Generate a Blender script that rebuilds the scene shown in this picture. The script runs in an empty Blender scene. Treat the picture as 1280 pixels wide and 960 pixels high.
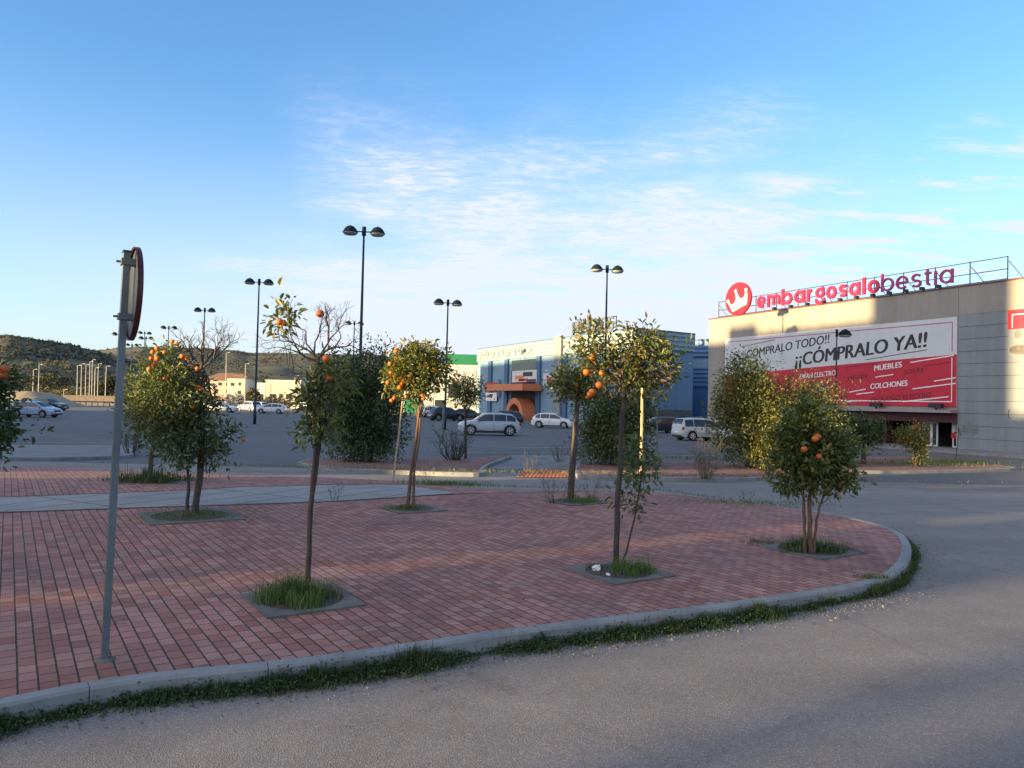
import bpy, bmesh, math, random
import numpy as np
from mathutils import Vector, Matrix
C = bpy.context
scn = C.scene
R = math.radians
random.seed(7); rng = np.random.default_rng(7)

# ---------------------------------------------------------------- camera
FPX, CX, CY, CH = 950.0, 640.0, 480.0, 1.8
PITCH, ROLL = R(1.39), R(1.4)
fwd = Vector((0, math.cos(PITCH), math.sin(PITCH)))
up0 = Vector((0, -math.sin(PITCH), math.cos(PITCH)))
rt0 = Vector((1, 0, 0))
cr = math.cos(ROLL) * rt0 + math.sin(ROLL) * up0
cu = -math.sin(ROLL) * rt0 + math.cos(ROLL) * up0
cam_d = bpy.data.cameras.new('camera'); cam = bpy.data.objects.new('camera', cam_d)
scn.collection.objects.link(cam)
M = Matrix.Identity(4)
for i in range(3):
    M[i][0] = cr[i]; M[i][1] = cu[i]; M[i][2] = -fwd[i]
M[2][3] = CH
cam.matrix_world = M
cam_d.sensor_width = 36; cam_d.lens = FPX / 1280 * 36
cam_d.clip_start = 0.1; cam_d.clip_end = 6000
scn.camera = cam
scn.render.resolution_x = 1024; scn.render.resolution_y = 768

# ---------------------------------------------------------------- sky and sun
SUN_AZ = R(-120)      # direction towards the sun, measured clockwise from +Y
SUN_EL = R(5.0)
w = bpy.data.worlds.new("World"); scn.world = w; w.use_nodes = True
nt = w.node_tree; nt.nodes.clear()
def wn(t, **k):
    n = nt.nodes.new(t)
    for a, b in k.items(): setattr(n, a, b)
    return n
def wmath(op, a, b=None, clamp=False):
    n = wn('ShaderNodeMath', operation=op); n.use_clamp = clamp
    for i, v in enumerate((a, b)):
        if v is None: continue
        if isinstance(v, (int, float)): n.inputs[i].default_value = v
        else: nt.links.new(v, n.inputs[i])
    return n.outputs[0]
sky = wn('ShaderNodeTexSky', sky_type='NISHITA')
sky.sun_disc = False; sky.sun_elevation = SUN_EL; sky.sun_rotation = SUN_AZ
sky.altitude = 400; sky.air_density = 1.0; sky.dust_density = 0.6; sky.ozone_density = 2.2
tc = wn('ShaderNodeTexCoord'); sep = wn('ShaderNodeSeparateXYZ')
nt.links.new(tc.outputs['Generated'], sep.inputs[0])
dx, dy, dz = sep.outputs
den = wmath('ADD', wmath('MAXIMUM', dz, 0.0), 0.10)
px_, py_ = wmath('DIVIDE', dx, den), wmath('DIVIDE', dy, den)
comb = wn('ShaderNodeCombineXYZ'); nt.links.new(px_, comb.inputs[0]); nt.links.new(py_, comb.inputs[1])
def wnoise(scale, detail, rough, sx=1, sy=1, rot=0, off=(0, 0, 0), dist=0):
    mp = wn('ShaderNodeMapping'); mp.inputs['Scale'].default_value = (sx, sy, 1)
    mp.inputs['Rotation'].default_value = (0, 0, rot); mp.inputs['Location'].default_value = off
    nt.links.new(comb.outputs[0], mp.inputs[0])
    n = wn('ShaderNodeTexNoise'); n.inputs['Scale'].default_value = scale
    n.inputs['Detail'].default_value = detail; n.inputs['Roughness'].default_value = rough
    n.inputs['Distortion'].default_value = dist
    nt.links.new(mp.outputs[0], n.inputs['Vector']); return n.outputs[0]
def wramp(x, a, b, smooth=True):
    n = wn('ShaderNodeMapRange'); n.interpolation_type = 'SMOOTHSTEP' if smooth else 'LINEAR'
    nt.links.new(x, n.inputs[0]); n.inputs[1].default_value = a; n.inputs[2].default_value = b
    return n.outputs[0]
az = wmath('ARCTAN2', dx, dy)                      # 0 straight ahead
el = wmath('ARCSINE', dz)
# broad cloud field: strongest a little above the horizon, fading to the sides
wob = wmath('MULTIPLY', wmath('SUBTRACT', wnoise(0.7, 3, 0.5), 0.5), 0.55)
azw = wmath('ADD', az, wob); elw = wmath('ADD', el, wmath('MULTIPLY', wob, 0.45))
fld = wmath('MULTIPLY', wmath('MULTIPLY', wramp(azw, -0.36, -0.18), wramp(azw, 0.44, 0.26)),
            wmath('MULTIPLY', wramp(elw, 0.43, 0.27), wramp(elw, -0.05, 0.08)))
rip = wnoise(11.5, 4, 0.60, 1.0, 2.4, R(-20), dist=0.6)
rip2 = wnoise(1.6, 6, 0.62, 1.0, 1.3, R(20), (3, 1, 0))
tex = wmath('MULTIPLY', wramp(rip, 0.38, 0.66), wramp(rip2, 0.36, 0.62))
veil = wmath('MULTIPLY', wramp(rip2, 0.25, 0.65), 0.42)
c1 = wmath('MULTIPLY', fld, wmath('ADD', wmath('MULTIPLY', tex, 0.56), veil))
# small separate puffs to the right
f2 = wmath('MULTIPLY', wramp(azw, 0.20, 0.34), wmath('MULTIPLY', wramp(elw, 0.34, 0.24), wramp(elw, 0.10, 0.16)))
pf = wnoise(2.6, 6, 0.6, 0.9, 2.2, R(-12), (8, 2, 0))
c2 = wmath('MULTIPLY', f2, wmath('MULTIPLY', wramp(pf, 0.50, 0.66), 0.75))
# low bank whitening towards the horizon
lowel = wmath('ADD', el, wmath('MULTIPLY', wmath('SUBTRACT', wnoise(0.9, 4, 0.55, off=(1, 5, 0)), 0.5), 0.12))
low = wmath('MULTIPLY', wramp(lowel, 0.36, 0.02), wmath('MULTIPLY', wmath('MULTIPLY', wramp(azw, -0.9, -0.1), wramp(azw, 0.6, 0.15)), 0.42))
low2 = wmath('MULTIPLY', wramp(el, 0.40, 0.0), wmath('ADD', 0.44, wmath('MULTIPLY', wramp(az, 0.1, 0.6), 0.28)))
cl = wmath('ADD', wmath('ADD', wmath('ADD', c1, c2), low2), low, True)
tint = wn('ShaderNodeMix', data_type='RGBA', blend_type='MULTIPLY'); tint.inputs[0].default_value = 1
nt.links.new(sky.outputs[0], tint.inputs[6]); tint.inputs[7].default_value = (0.74, 0.94, 1.18, 1)
mixc = wn('ShaderNodeMix', data_type='RGBA'); nt.links.new(cl, mixc.inputs[0])
nt.links.new(tint.outputs[2], mixc.inputs[6])
mixc.inputs[7].default_value = (1.80, 1.95, 2.2, 1)
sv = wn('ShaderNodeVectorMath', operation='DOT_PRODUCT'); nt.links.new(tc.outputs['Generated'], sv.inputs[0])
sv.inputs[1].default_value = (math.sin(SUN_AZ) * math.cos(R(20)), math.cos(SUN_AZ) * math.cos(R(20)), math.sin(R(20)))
fill_glow = wmath('MULTIPLY', wramp(sv.outputs['Value'], 0.25, 0.95), wmath('ADD', wmath('MULTIPLY', wramp(wnoise(1.4, 5, 0.6), 0.3, 0.7), 0.6), 0.4))  # bright sky patch added behind the camera to lift light on the ground
mixg = wn('ShaderNodeMix', data_type='RGBA'); nt.links.new(fill_glow, mixg.inputs[0]); nt.links.new(mixc.outputs[2], mixg.inputs[6]); mixg.inputs[7].default_value = (4.2, 3.9, 3.7, 1)
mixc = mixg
bg = wn('ShaderNodeBackground'); bg.inputs[1].default_value = 0.14
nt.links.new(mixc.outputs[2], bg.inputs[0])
wo = wn('ShaderNodeOutputWorld'); nt.links.new(bg.outputs[0], wo.inputs[0])

sd = bpy.data.lights.new('sun', 'SUN'); sd.energy = 5.0; sd.angle = R(0.6); sd.color = (1.0, 0.75, 0.36)
so = bpy.data.objects.new('sun', sd); scn.collection.objects.link(so)
sdir = Vector((math.sin(SUN_AZ) * math.cos(SUN_EL), math.cos(SUN_AZ) * math.cos(SUN_EL), math.sin(SUN_EL)))
so.rotation_euler = sdir.to_track_quat('Z', 'Y').to_euler(); so.location = (0, 0, 40)

scn.view_settings.view_transform = 'Standard'; scn.view_settings.look = 'None'
scn.view_settings.gamma = 1; scn.view_settings.use_curve_mapping = False
scn.view_settings.exposure = 1.76
scn.render.engine = 'CYCLES'
scn.cycles.max_bounces = 6; scn.cycles.transparent_max_bounces = 8

# ---------------------------------------------------------------- helpers
def link(o): scn.collection.objects.link(o); return o
ORG = {}
def tag(o, label=None, cat=None, group=None, kind=None):
    if label: o['label'] = label
    if cat: o['category'] = cat
    if group: o['group'] = group
    if kind: o['kind'] = kind
    return o
def thing(name, label, cat, loc=(0, 0, 0), group=None):
    o = link(bpy.data.objects.new(name, None)); o.location = loc; o.empty_display_size = 0.2
    ORG[o.name] = Vector(loc); return tag(o, label, cat, group)
def copy_tree(o, parent=None):
    c = o.copy(); link(c)
    for k in ('label', 'category', 'group'):
        pass
    c.parent = parent
    for ch in [x for x in bpy.data.objects if x.parent == o]: copy_tree(ch, c)
    return c
def slope_z(y):
    if y < 14: return 0.0
    if y > 28: return -0.6
    return -0.6 * (y - 14) / 14
def ray(px, py): return (fwd * FPX + cr * (px - CX) + cu * (CY - py))
def G(px, py, dz=0.0):
    r = ray(px, py); y = 10.0
    for _ in range(60):
        z = slope_z(y) + dz
        t = (z - CH) / r.z
        y = 0.5 * y + 0.5 * min(max(t * r.y, 0.5), 2000)
    return Vector((t * r.x, t * r.y, z))
def V(px, py, Y):
    r = ray(px, py); t = Y / r.y
    return Vector((t * r.x, Y, CH + t * r.z))
def mobj(name, verts, faces, mat, parent=None, smooth=False, off=None):
    me = bpy.data.meshes.new(name)
    o0 = Vector((0, 0, 0)) if parent is None else ORG.get(parent.name, Vector((0, 0, 0)))
    if off is not None: o0 = Vector(off)
    me.from_pydata([tuple(Vector(v) - o0) for v in verts], [], faces)
    if mat: me.materials.append(mat)
    if smooth: me.polygons.foreach_set('use_smooth', [True] * len(me.polygons))
    me.update()
    o = link(bpy.data.objects.new(name, me))
    if parent is not None: o.parent = parent; ORG[o.name] = o0
    elif off is not None: o.location = off
    return o
class MB:
    def __init__(s): s.v = []; s.f = []
    def add(s, vs, fs):
        n = len(s.v); s.v += [Vector(v) for v in vs]; s.f += [tuple(i + n for i in f) for f in fs]; return s
    def box(s, x0, x1, y0, y1, z0, z1, fr=None):
        vs = [(x, y, z) for z in (z0, z1) for y in (y0, y1) for x in (x0, x1)]
        if fr: vs = [fr(*v) for v in vs]
        return s.add(vs, [(0, 2, 3, 1), (4, 5, 7, 6), (0, 1, 5, 4), (2, 6, 7, 3), (0, 4, 6, 2), (1, 3, 7, 5)])
    def tube(s, pts, rad, n=8, cap=True):
        pts = [Vector(p) for p in pts]
        if not hasattr(rad, '__len__'): rad = [rad] * len(pts)
        base = len(s.v); ref = None
        for i, p in enumerate(pts):
            d = (pts[min(i + 1, len(pts) - 1)] - pts[max(i - 1, 0)]).normalized()
            if ref is None or abs(ref.dot(d)) > 0.99: ref = Vector((1, 0, 0)) if abs(d.x) < 0.8 else Vector((0, 1, 0))
            a = (ref - d * ref.dot(d)).normalized(); b = d.cross(a); ref = a
            for k in range(n):
                t = 2 * math.pi * k / n
                s.v.append(p + (a * math.cos(t) + b * math.sin(t)) * rad[i])
        for i in range(len(pts) - 1):
            for k in range(n):
                a0 = base + i * n + k; a1 = base + i * n + (k + 1) % n
                s.f.append((a0, a1, a1 + n, a0 + n))
        if cap:
            s.f.append(tuple(base + k for k in range(n))[::-1]); e = base + (len(pts) - 1) * n
            s.f.append(tuple(e + k for k in range(n)))
        return s
    def lathe(s, prof, n=20, c=(0, 0, 0), ax='Z'):
        base = len(s.v); c = Vector(c)
        for r, h in prof:
            for k in range(n):
                t = 2 * math.pi * k / n; a, b = r * math.cos(t), r * math.sin(t)
                s.v.append(c + (Vector((a, b, h)) if ax == 'Z' else Vector((a, h, b))))
        for i in range(len(prof) - 1):
            for k in range(n):
                a0 = base + i * n + k; a1 = base + i * n + (k + 1) % n
                s.f.append((a0, a1, a1 + n, a0 + n))
        s.f.append(tuple(base + k for k in range(n))[::-1]); e = base + (len(prof) - 1) * n
        s.f.append(tuple(e + k for k in range(n)))
        return s
    def build(s, name, mat, parent=None, smooth=False, off=None): return mobj(name, s.v, s.f, mat, parent, smooth, off)

# ---------------------------------------------------------------- materials
MATS = {}
class NM:
    def __init__(s, name, rough=0.8, metal=0.0):
        s.m = bpy.data.materials.new(name); s.m.use_nodes = True; s.t = s.m.node_tree
        s.b = s.t.nodes['Principled BSDF']; s.b.inputs['Roughness'].default_value = rough
        s.b.inputs['Metallic'].default_value = metal; s.tc = None
    def n(s, t, **k):
        n = s.t.nodes.new(t)
        for a, b in k.items(): setattr(n, a, b)
        return n
    def co(s, scale=(1, 1, 1), rot=(0, 0, 0), kind='Object', loc=(0, 0, 0)):
        if s.tc is None: s.tc = s.n('ShaderNodeTexCoord')
        m = s.n('ShaderNodeMapping'); s.t.links.new(s.tc.outputs[kind], m.inputs[0])
        m.inputs['Scale'].default_value = scale; m.inputs['Rotation'].default_value = rot
        m.inputs['Location'].default_value = loc; return m.outputs[0]
    def noise(s, scale, detail=4, rough=0.55, co=None, dist=0.0):
        n = s.n('ShaderNodeTexNoise'); s.t.links.new(co or s.co(), n.inputs['Vector'])
        n.inputs['Scale'].default_value = scale; n.inputs['Detail'].default_value = detail
        n.inputs['Roughness'].default_value = rough; n.inputs['Distortion'].default_value = dist
        return n.outputs[0]
    def vor(s, scale, co=None, out='Distance', feat='F1'):
        n = s.n('ShaderNodeTexVoronoi', feature=feat); s.t.links.new(co or s.co(), n.inputs['Vector'])
        n.inputs['Scale'].default_value = scale; return n.outputs[out]
    def ma(s, op, a, b=0.0, c=None, clamp=False):
        n = s.n('ShaderNodeMath', operation=op); n.use_clamp = clamp
        for i, v in enumerate((a, b, c)):
            if v is None: continue
            if isinstance(v, (int, float)): n.inputs[i].default_value = v
            else: s.t.links.new(v, n.inputs[i])
        return n.outputs[0]
    def ramp(s, x, stops):
        n = s.n('ShaderNodeValToRGB'); cr_ = n.color_ramp
        while len(cr_.elements) < len(stops): cr_.elements.new(0.5)
        for e, (p, c) in zip(cr_.elements, stops):
            e.position = p; e.color = (c, c, c, 1) if isinstance(c, (int, float)) else (*c, 1)
        s.t.links.new(x, n.inputs[0]); return n.outputs[0]
    def mix(s, f, a, b, mode='MIX'):
        n = s.n('ShaderNodeMix', data_type='RGBA', blend_type=mode)
        for i, v in ((0, f), (6, a), (7, b)):
            if isinstance(v, (int, float)): n.inputs[i].default_value = v if i == 0 else (v, v, v, 1)
            elif isinstance(v, tuple): n.inputs[i].default_value = (*v, 1)
            else: s.t.links.new(v, n.inputs[i])
        return n.outputs[2]
    def col(s, c):
        if isinstance(c, tuple): s.b.inputs['Base Color'].default_value = (*c, 1)
        else: s.t.links.new(c, s.b.inputs['Base Color'])
        return s
    def bump(s, h, st=0.3, d=0.01):
        n = s.n('ShaderNodeBump'); n.inputs['Strength'].default_value = st; n.inputs['Distance'].default_value = d
        s.t.links.new(h, n.inputs['Height']); s.t.links.new(n.outputs[0], s.b.inputs['Normal']); return s
    def done(s): return s.m

def plain(name, c, rough=0.6, metal=0.0, var=0.12, scale=3.0, bump=0.0, bscale=40):
    m = NM(name, rough, metal)
    f = m.ramp(m.noise(scale, 6, 0.6), [(0.3, 1 - var), (0.7, 1 + var * 0.5)])
    m.col(m.mix(1.0, f, c, 'MULTIPLY'))
    if bump: m.bump(m.noise(bscale, 3, 0.6), bump, 0.01)
    return m.done()

def streaky(name, c, rough=0.85, var=0.22, pan=0.0):
    m = NM(name, rough)
    st = m.ramp(m.noise(1.0, 5, 0.65, co=m.co((1.6, 1.6, 0.10))), [(0.3, 1 - var), (0.7, 1 + var * .4)])
    bl = m.ramp(m.noise(0.35, 5, 0.6), [(0.3, 1 - var * .6), (0.7, 1.06)])
    fi = m.ramp(m.noise(9, 5, 0.7), [(0.3, 0.94), (0.7, 1.05)])
    m.col(m.mix(1.0, m.mix(1.0, m.mix(1.0, c, st, 'MULTIPLY'), bl, 'MULTIPLY'), fi, 'MULTIPLY')); m.bump(m.noise(30, 4), 0.2, 0.01); return m.done()

def asphalt(name, base, speck, pale=0.0):
    m = NM(name, 0.85)
    big = m.ramp(m.noise(0.16, 5, 0.6, dist=0.8), [(0.3, 0.82), (0.7, 1.15)])
    mid = m.ramp(m.noise(1.7, 6, 0.65), [(0.3, 0.88), (0.7, 1.10)])
    streak = m.ramp(m.noise(0.55, 4, 0.6, co=m.co((0.18, 1.6, 1), (0, 0, R(14)))), [(0.35, 0.90), (0.65, 1.06)])
    v = m.vor(125, out='Color'); g = m.n('ShaderNodeSeparateColor'); m.t.links.new(v, g.inputs[0])
    sp = m.ramp(g.outputs[0], [(0.0, 1 - speck), (0.6, 1.0), (0.85, 1 + speck), (1.0, 1 + 3.0 * speck)])
    warm = m.mix(m.ramp(g.outputs[1], [(0.45, 0.0), (0.9, 1.0)]), base, (base[0] * 1.25, base[1] * 1.02, base[2] * 0.82))
    c = m.mix(1.0, m.mix(1.0, warm, sp, 'MULTIPLY'), big, 'MULTIPLY')
    c = m.mix(1.0, m.mix(1.0, c, mid, 'MULTIPLY'), streak, 'MULTIPLY')
    pt = m.ramp(m.noise(0.22, 3, 0.5, co=m.co(loc=(11, 4, 0))), [(0.575, 1.0), (0.60, 0.95)]); c = m.mix(1.0, c, pt, 'MULTIPLY')
    # cracks
    cr1 = m.vor(0.28, co=m.co(loc=(3, 1, 0)), feat='DISTANCE_TO_EDGE')
    wob = m.ma('ADD', cr1, m.ma('MULTIPLY', m.ma('SUBTRACT', m.noise(3.0, 6, 0.7), 0.5), 0.10))
    ck = m.ramp(m.ma('ABSOLUTE', wob), [(0.0, 0.84), (0.010, 1.0)])
    c = m.mix(1.0, c, ck, 'MULTIPLY')
    m.col(c); m.bump(m.vor(125), 0.3, 0.005)
    return m.done()
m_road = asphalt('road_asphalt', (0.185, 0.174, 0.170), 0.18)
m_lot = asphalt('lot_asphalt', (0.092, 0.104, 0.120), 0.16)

def bricks(name, ang, Lb=0.150, Wb=0.101, base=(0.37, 0.142, 0.102)):
    m = NM(name, 0.82)
    co = m.co((1, 1, 1), (0, 0, ang))
    sp = m.n('ShaderNodeSeparateXYZ'); m.t.links.new(co, sp.inputs[0])
    wv = m.ma('MULTIPLY', m.ma('SUBTRACT', m.noise(2.0, 2), 0.5), 0.008)
    u, v = m.ma('ADD', sp.outputs[0], wv), m.ma('ADD', sp.outputs[1], wv)
    vr = m.ma('DIVIDE', v, Wb); row = m.ma('FLOOR', vr); fv = m.ma('SUBTRACT', vr, row)
    ur = m.ma('ADD', m.ma('DIVIDE', u, Lb), m.ma('MULTIPLY', row, 0.5)); cell = m.ma('FLOOR', ur); fu = m.ma('SUBTRACT', ur, cell)
    ev = m.ma('MINIMUM', fv, m.ma('SUBTRACT', 1.0, fv)); eu = m.ma('MINIMUM', fu, m.ma('SUBTRACT', 1.0, fu))
    jv = m.ramp(ev, [(0.028, 0.0), (0.068, 1.0)]); ju = m.ramp(eu, [(0.014, 0.08), (0.045, 1.0)])
    j = m.ma('MULTIPLY', jv, ju)
    cc = m.n('ShaderNodeCombineXYZ'); m.t.links.new(row, cc.inputs[0]); m.t.links.new(cell, cc.inputs[1])
    wnz = m.n('ShaderNodeTexWhiteNoise', noise_dimensions='2D'); m.t.links.new(cc.outputs[0], wnz.inputs['Vector'])
    r1 = m.ramp(wnz.outputs['Value'], [(0.0, 0.70), (0.5, 1.0), (1.0, 1.26)])
    b2 = m.mix(m.ramp(wnz.outputs['Value'], [(0.2, 0.0), (1.0, 1.0)]), base, (base[0] * 0.86, base[1] * 1.12, base[2] * 1.22))
    big = m.ramp(m.noise(0.45, 5, 0.62, dist=0.6), [(0.28, 0.72), (0.7, 1.2)])
    grime = m.ramp(m.noise(0.9, 8, 0.72, dist=0.5), [(0.48, 0.0), (0.70, 0.6)])
    fine = m.ramp(m.noise(55, 4, 0.7), [(0.3, 0.88), (0.7, 1.12)])
    c = m.mix(1.0, m.mix(1.0, m.mix(1.0, b2, r1, 'MULTIPLY'), big, 'MULTIPLY'), fine, 'MULTIPLY')
    c = m.mix(grime, c, (0.10, 0.088, 0.082))
    sp1 = m.ramp(m.vor(2.3), [(0.04, 0.5), (0.10, 0.0)]); c = m.mix(sp1, c, (0.07, 0.06, 0.055))
    pale = m.ramp(m.noise(0.6, 7, 0.7, co=m.co(loc=(7, 3, 0))), [(0.56, 0.0), (0.72, 0.35)]); c = m.mix(pale, c, (0.30, 0.21, 0.19))
    mortar = m.mix(m.ramp(m.noise(1.1, 4), [(0.45, 0), (0.65, 1)]), (0.022, 0.013, 0.011), (0.022, 0.026, 0.012))
    c = m.mix(j, mortar, c)
    m.col(c); m.bump(j, 0.8, 0.008)
    return m.done()
m_brick = bricks('red_pavers', R(-90 - 33.5))
m_brick2 = bricks('red_pavers_far', R(-90 - 60), base=(0.29, 0.115, 0.085))

def slabs(name, sx, sy, ang, c, line=0.03, dark=0.55):
    m = NM(name, 0.85)
    sp = m.n('ShaderNodeSeparateXYZ'); m.t.links.new(m.co((1, 1, 1), (0, 0, ang)), sp.inputs[0])
    fr = [m.ma('FRACT', m.ma('DIVIDE', sp.outputs[i], (sx, sy)[i])) for i in (0, 1)]
    e = [m.ma('MULTIPLY', m.ma('MINIMUM', f, m.ma('SUBTRACT', 1.0, f)), (sx, sy)[i]) for i, f in enumerate(fr)]
    j = m.ramp(m.ma('MINIMUM', e[0], e[1]), [(line * 0.5, 1.0 - dark), (line, 1.0)])
    big = m.ramp(m.noise(0.8, 6, 0.65), [(0.3, 0.75), (0.7, 1.12)]); fine = m.ramp(m.noise(40, 4, 0.7), [(0.3, 0.9), (0.7, 1.1)])
    m.col(m.mix(1.0, m.mix(1.0, m.mix(1.0, c, big, 'MULTIPLY'), fine, 'MULTIPLY'), j, 'MULTIPLY')); m.bump(m.noise(60), 0.3, 0.004)
    return m.done()
m_slab = slabs('pale_slabs', 0.62, 2.4, R(-90 - 62), (0.27, 0.265, 0.255))
m_slab2 = slabs('lot_slabs', 1.0, 1.0, R(20), (0.19, 0.19, 0.195))
m_kerb = plain('kerb_concrete', (0.25, 0.25, 0.245), 0.85, var=0.3, scale=2.5, bump=0.3, bscale=70)
m_conc = plain('grey_concrete', (0.15, 0.137, 0.120), 0.9, var=0.35, scale=4, bump=0.3, bscale=60)
m_soil = plain('soil', (0.075, 0.06, 0.045), 0.95, var=0.5, scale=9, bump=0.6, bscale=30)
m_dirtline = plain('joint_moss', (0.03, 0.032, 0.018), 0.95, var=0.5, scale=7)
m_white_line = plain('road_paint', (0.55, 0.55, 0.53), 0.7, var=0.45, scale=6)
m_tact = plain('tactile_red', (0.42, 0.13, 0.06), 0.8, var=0.3, scale=6)
def leafmat(name, cols, tr=0.25, rough=0.45):
    m = NM(name, rough)
    g = m.n('ShaderNodeNewGeometry')
    n = len(cols)
    c = m.ramp(g.outputs['Random Per Island'], [(i / (n - 1), x) for i, x in enumerate(cols)])
    m.col(c)
    tr_ = m.n('ShaderNodeBsdfTranslucent'); m.t.links.new(m.mix(0.45, c, (0.25, 0.3, 0.02)), tr_.inputs[0])
    mx = m.n('ShaderNodeMixShader'); mx.inputs[0].default_value = tr
    out = m.t.nodes['Material Output']
    m.t.links.new(m.b.outputs[0], mx.inputs[1]); m.t.links.new(tr_.outputs[0], mx.inputs[2]); m.t.links.new(mx.outputs[0], out.inputs[0])
    return m.done()
G1, G2, G3 = (0.045, 0.076, 0.027), (0.074, 0.115, 0.036), (0.12, 0.155, 0.052)
m_leaf = leafmat('citrus_leaf', [G1, G2, G2, G3, (0.17, 0.16, 0.05)])
m_leaf_y = leafmat('sun_yellow_leaf', [(0.12, 0.13, 0.035), (0.21, 0.185, 0.042), (0.15, 0.15, 0.04), (0.26, 0.21, 0.05), (0.10, 0.115, 0.03)], 0.3)  # partly leaf colour, partly low sunlight put into the yellow
m_leaf_d = leafmat('dense_leaf', [(0.024, 0.042, 0.020), G1, (0.03, 0.05, 0.022), G2, G1], 0.15)
m_leaf_b = leafmat('brown_leaf', [(0.16, 0.10, 0.05), (0.22, 0.12, 0.06), G2, (0.12, 0.10, 0.05), G1], 0.25)
m_leaf_p = leafmat('pale_leaf', [(0.20, 0.19, 0.12), (0.12, 0.14, 0.06), G3, (0.24, 0.2, 0.13)], 0.25)
m_grass = leafmat('grass_blade', [(0.05, 0.10, 0.02), (0.08, 0.15, 0.03), (0.11, 0.19, 0.04), (0.22, 0.21, 0.09)], 0.3, 0.5)
m_weed = leafmat('kerb_weed', [(0.022, 0.045, 0.014), (0.04, 0.075, 0.02), (0.03, 0.055, 0.016), (0.09, 0.11, 0.035)], 0.2, 0.6)
m_dry = leafmat('dry_stalk', [(0.15, 0.115, 0.075), (0.20, 0.16, 0.10), (0.10, 0.075, 0.05)], 0.15, 0.8)
m_drydark = leafmat('dark_stalk', [(0.05, 0.045, 0.04), (0.08, 0.065, 0.05), (0.04, 0.04, 0.03)], 0.1, 0.8)
def bark(name, c):
    m = NM(name, 0.9); f = m.noise(14, 6, 0.7, co=m.co((3, 3, 0.5)))
    m.col(m.mix(1.0, c, m.ramp(f, [(0.3, 0.5), (0.7, 1.35)]), 'MULTIPLY')); m.bump(f, 0.7, 0.01); return m.done()
m_bark = bark('citrus_bark', (0.085, 0.062, 0.050)); m_twig = bark('twig_bark', (0.065, 0.048, 0.042))
m_barkr = bark('reddish_bark', (0.15, 0.085, 0.06)); m_wood = bark('stake_wood', (0.42, 0.32, 0.20))
def orangem():
    m = NM('orange_peel', 0.45); m.col(m.ramp(m.noise(4, 3), [(0.3, (0.40, 0.075, 0.012)), (0.5, (0.56, 0.13, 0.012)), (0.7, (0.62, 0.20, 0.025))]))
    m.bump(m.noise(260, 2), 0.25, 0.002); return m.done()
m_orange = orangem()
m_galv = plain('galvanised_steel', (0.15, 0.17, 0.18), 0.5, 0.35, var=0.25, scale=5)
m_signback = plain('sign_back', (0.06, 0.064, 0.068), 0.5, 0.3, var=0.3, scale=6)
m_signred = plain('sign_red_rim', (0.07, 0.010, 0.012), 0.5, var=0.3)
m_signwhite = plain('sign_white', (0.7, 0.7, 0.7), 0.4)
m_pole = plain('lamp_pole_paint', (0.035, 0.05, 0.06), 0.5, 0.2, var=0.3)
m_dome = plain('lamp_dome_paint', (0.010, 0.017, 0.021), 0.65, var=0.2)
m_lens = plain('lamp_lens', (0.35, 0.36, 0.34), 0.3)
m_wpole = plain('white_pole_paint', (0.36, 0.35, 0.33), 0.6)
m_black = plain('black_plastic', (0.015, 0.015, 0.017), 0.5)
m_tyre = plain('tyre_rubber', (0.02, 0.02, 0.021), 0.8)
m_rim = plain('alloy_rim', (0.5, 0.5, 0.52), 0.3, 0.6)
for _m in (m_dome, m_pole): _m.node_tree.nodes['Principled BSDF'].inputs['Specular IOR Level'].default_value = 0.15
def glass(name, c=(0.02, 0.025, 0.03), rough=0.05):
    m = NM(name, rough); m.col(m.mix(m.ramp(m.noise(0.7, 3), [(0.4, 0), (0.6, 1)]), c, tuple(x * 1.8 for x in c))); m.b.inputs['IOR'].default_value = 1.6; return m.done()
m_glass = glass('tinted_glass'); m_lamp = plain('headlamp_glass', (0.6, 0.62, 0.65), 0.1); m_tail = plain('tail_lamp', (0.35, 0.01, 0.012), 0.2)
def paint(name, c):
    m = NM(name, 0.3, 0.0); m.col(m.mix(1.0, c, m.ramp(m.noise(1.2, 3), [(0.3, 0.93), (0.7, 1.03)]), 'MULTIPLY')); m.b.inputs['Coat Weight'].default_value = 0.6; m.b.inputs['Coat Roughness'].default_value = 0.06; return m.done()
p_silver = paint('silver_paint', (0.36, 0.40, 0.46)); p_white = paint('white_paint', (0.72, 0.72, 0.71)); p_dark = paint('dark_paint', (0.015, 0.025, 0.045))
p_black = paint('black_paint', (0.012, 0.013, 0.015)); p_grey = paint('grey_paint', (0.42, 0.43, 0.44)); p_blue = paint('pale_blue_paint', (0.30, 0.38, 0.50))
m_beige = streaky('beige_render', (0.30, 0.272, 0.238), 0.9, .16)
m_panel = streaky('grey_panel', (0.225, 0.24, 0.25), 0.7, .16)
m_groove = plain('panel_groove', (0.07, 0.075, 0.08), 0.8)
m_flash = plain('red_brown_flashing', (0.14, 0.035, 0.03), 0.5)
m_bwhite = streaky('banner_white', (0.56, 0.56, 0.57), 0.6, .07)
m_bred = plain('banner_red', (0.50, 0.012, 0.035), 0.6, var=0.12)
m_ink = plain('banner_ink', (0.022, 0.02, 0.025), 0.6); m_inkred = plain('banner_dark_red_ink', (0.055, 0.006, 0.012), 0.6)
m_wink = plain('banner_white_ink', (0.75, 0.72, 0.72), 0.6)
m_lred = plain('roof_letter_red', (0.58, 0.010, 0.055), 0.4); m_lmag = plain('roof_letter_magenta', (0.42, 0.02, 0.14), 0.4)
m_disc = plain('roof_disc_red', (0.66, 0.010, 0.025), 0.4); m_cream = plain('cream_mark', (0.78, 0.72, 0.62), 0.5)
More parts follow.
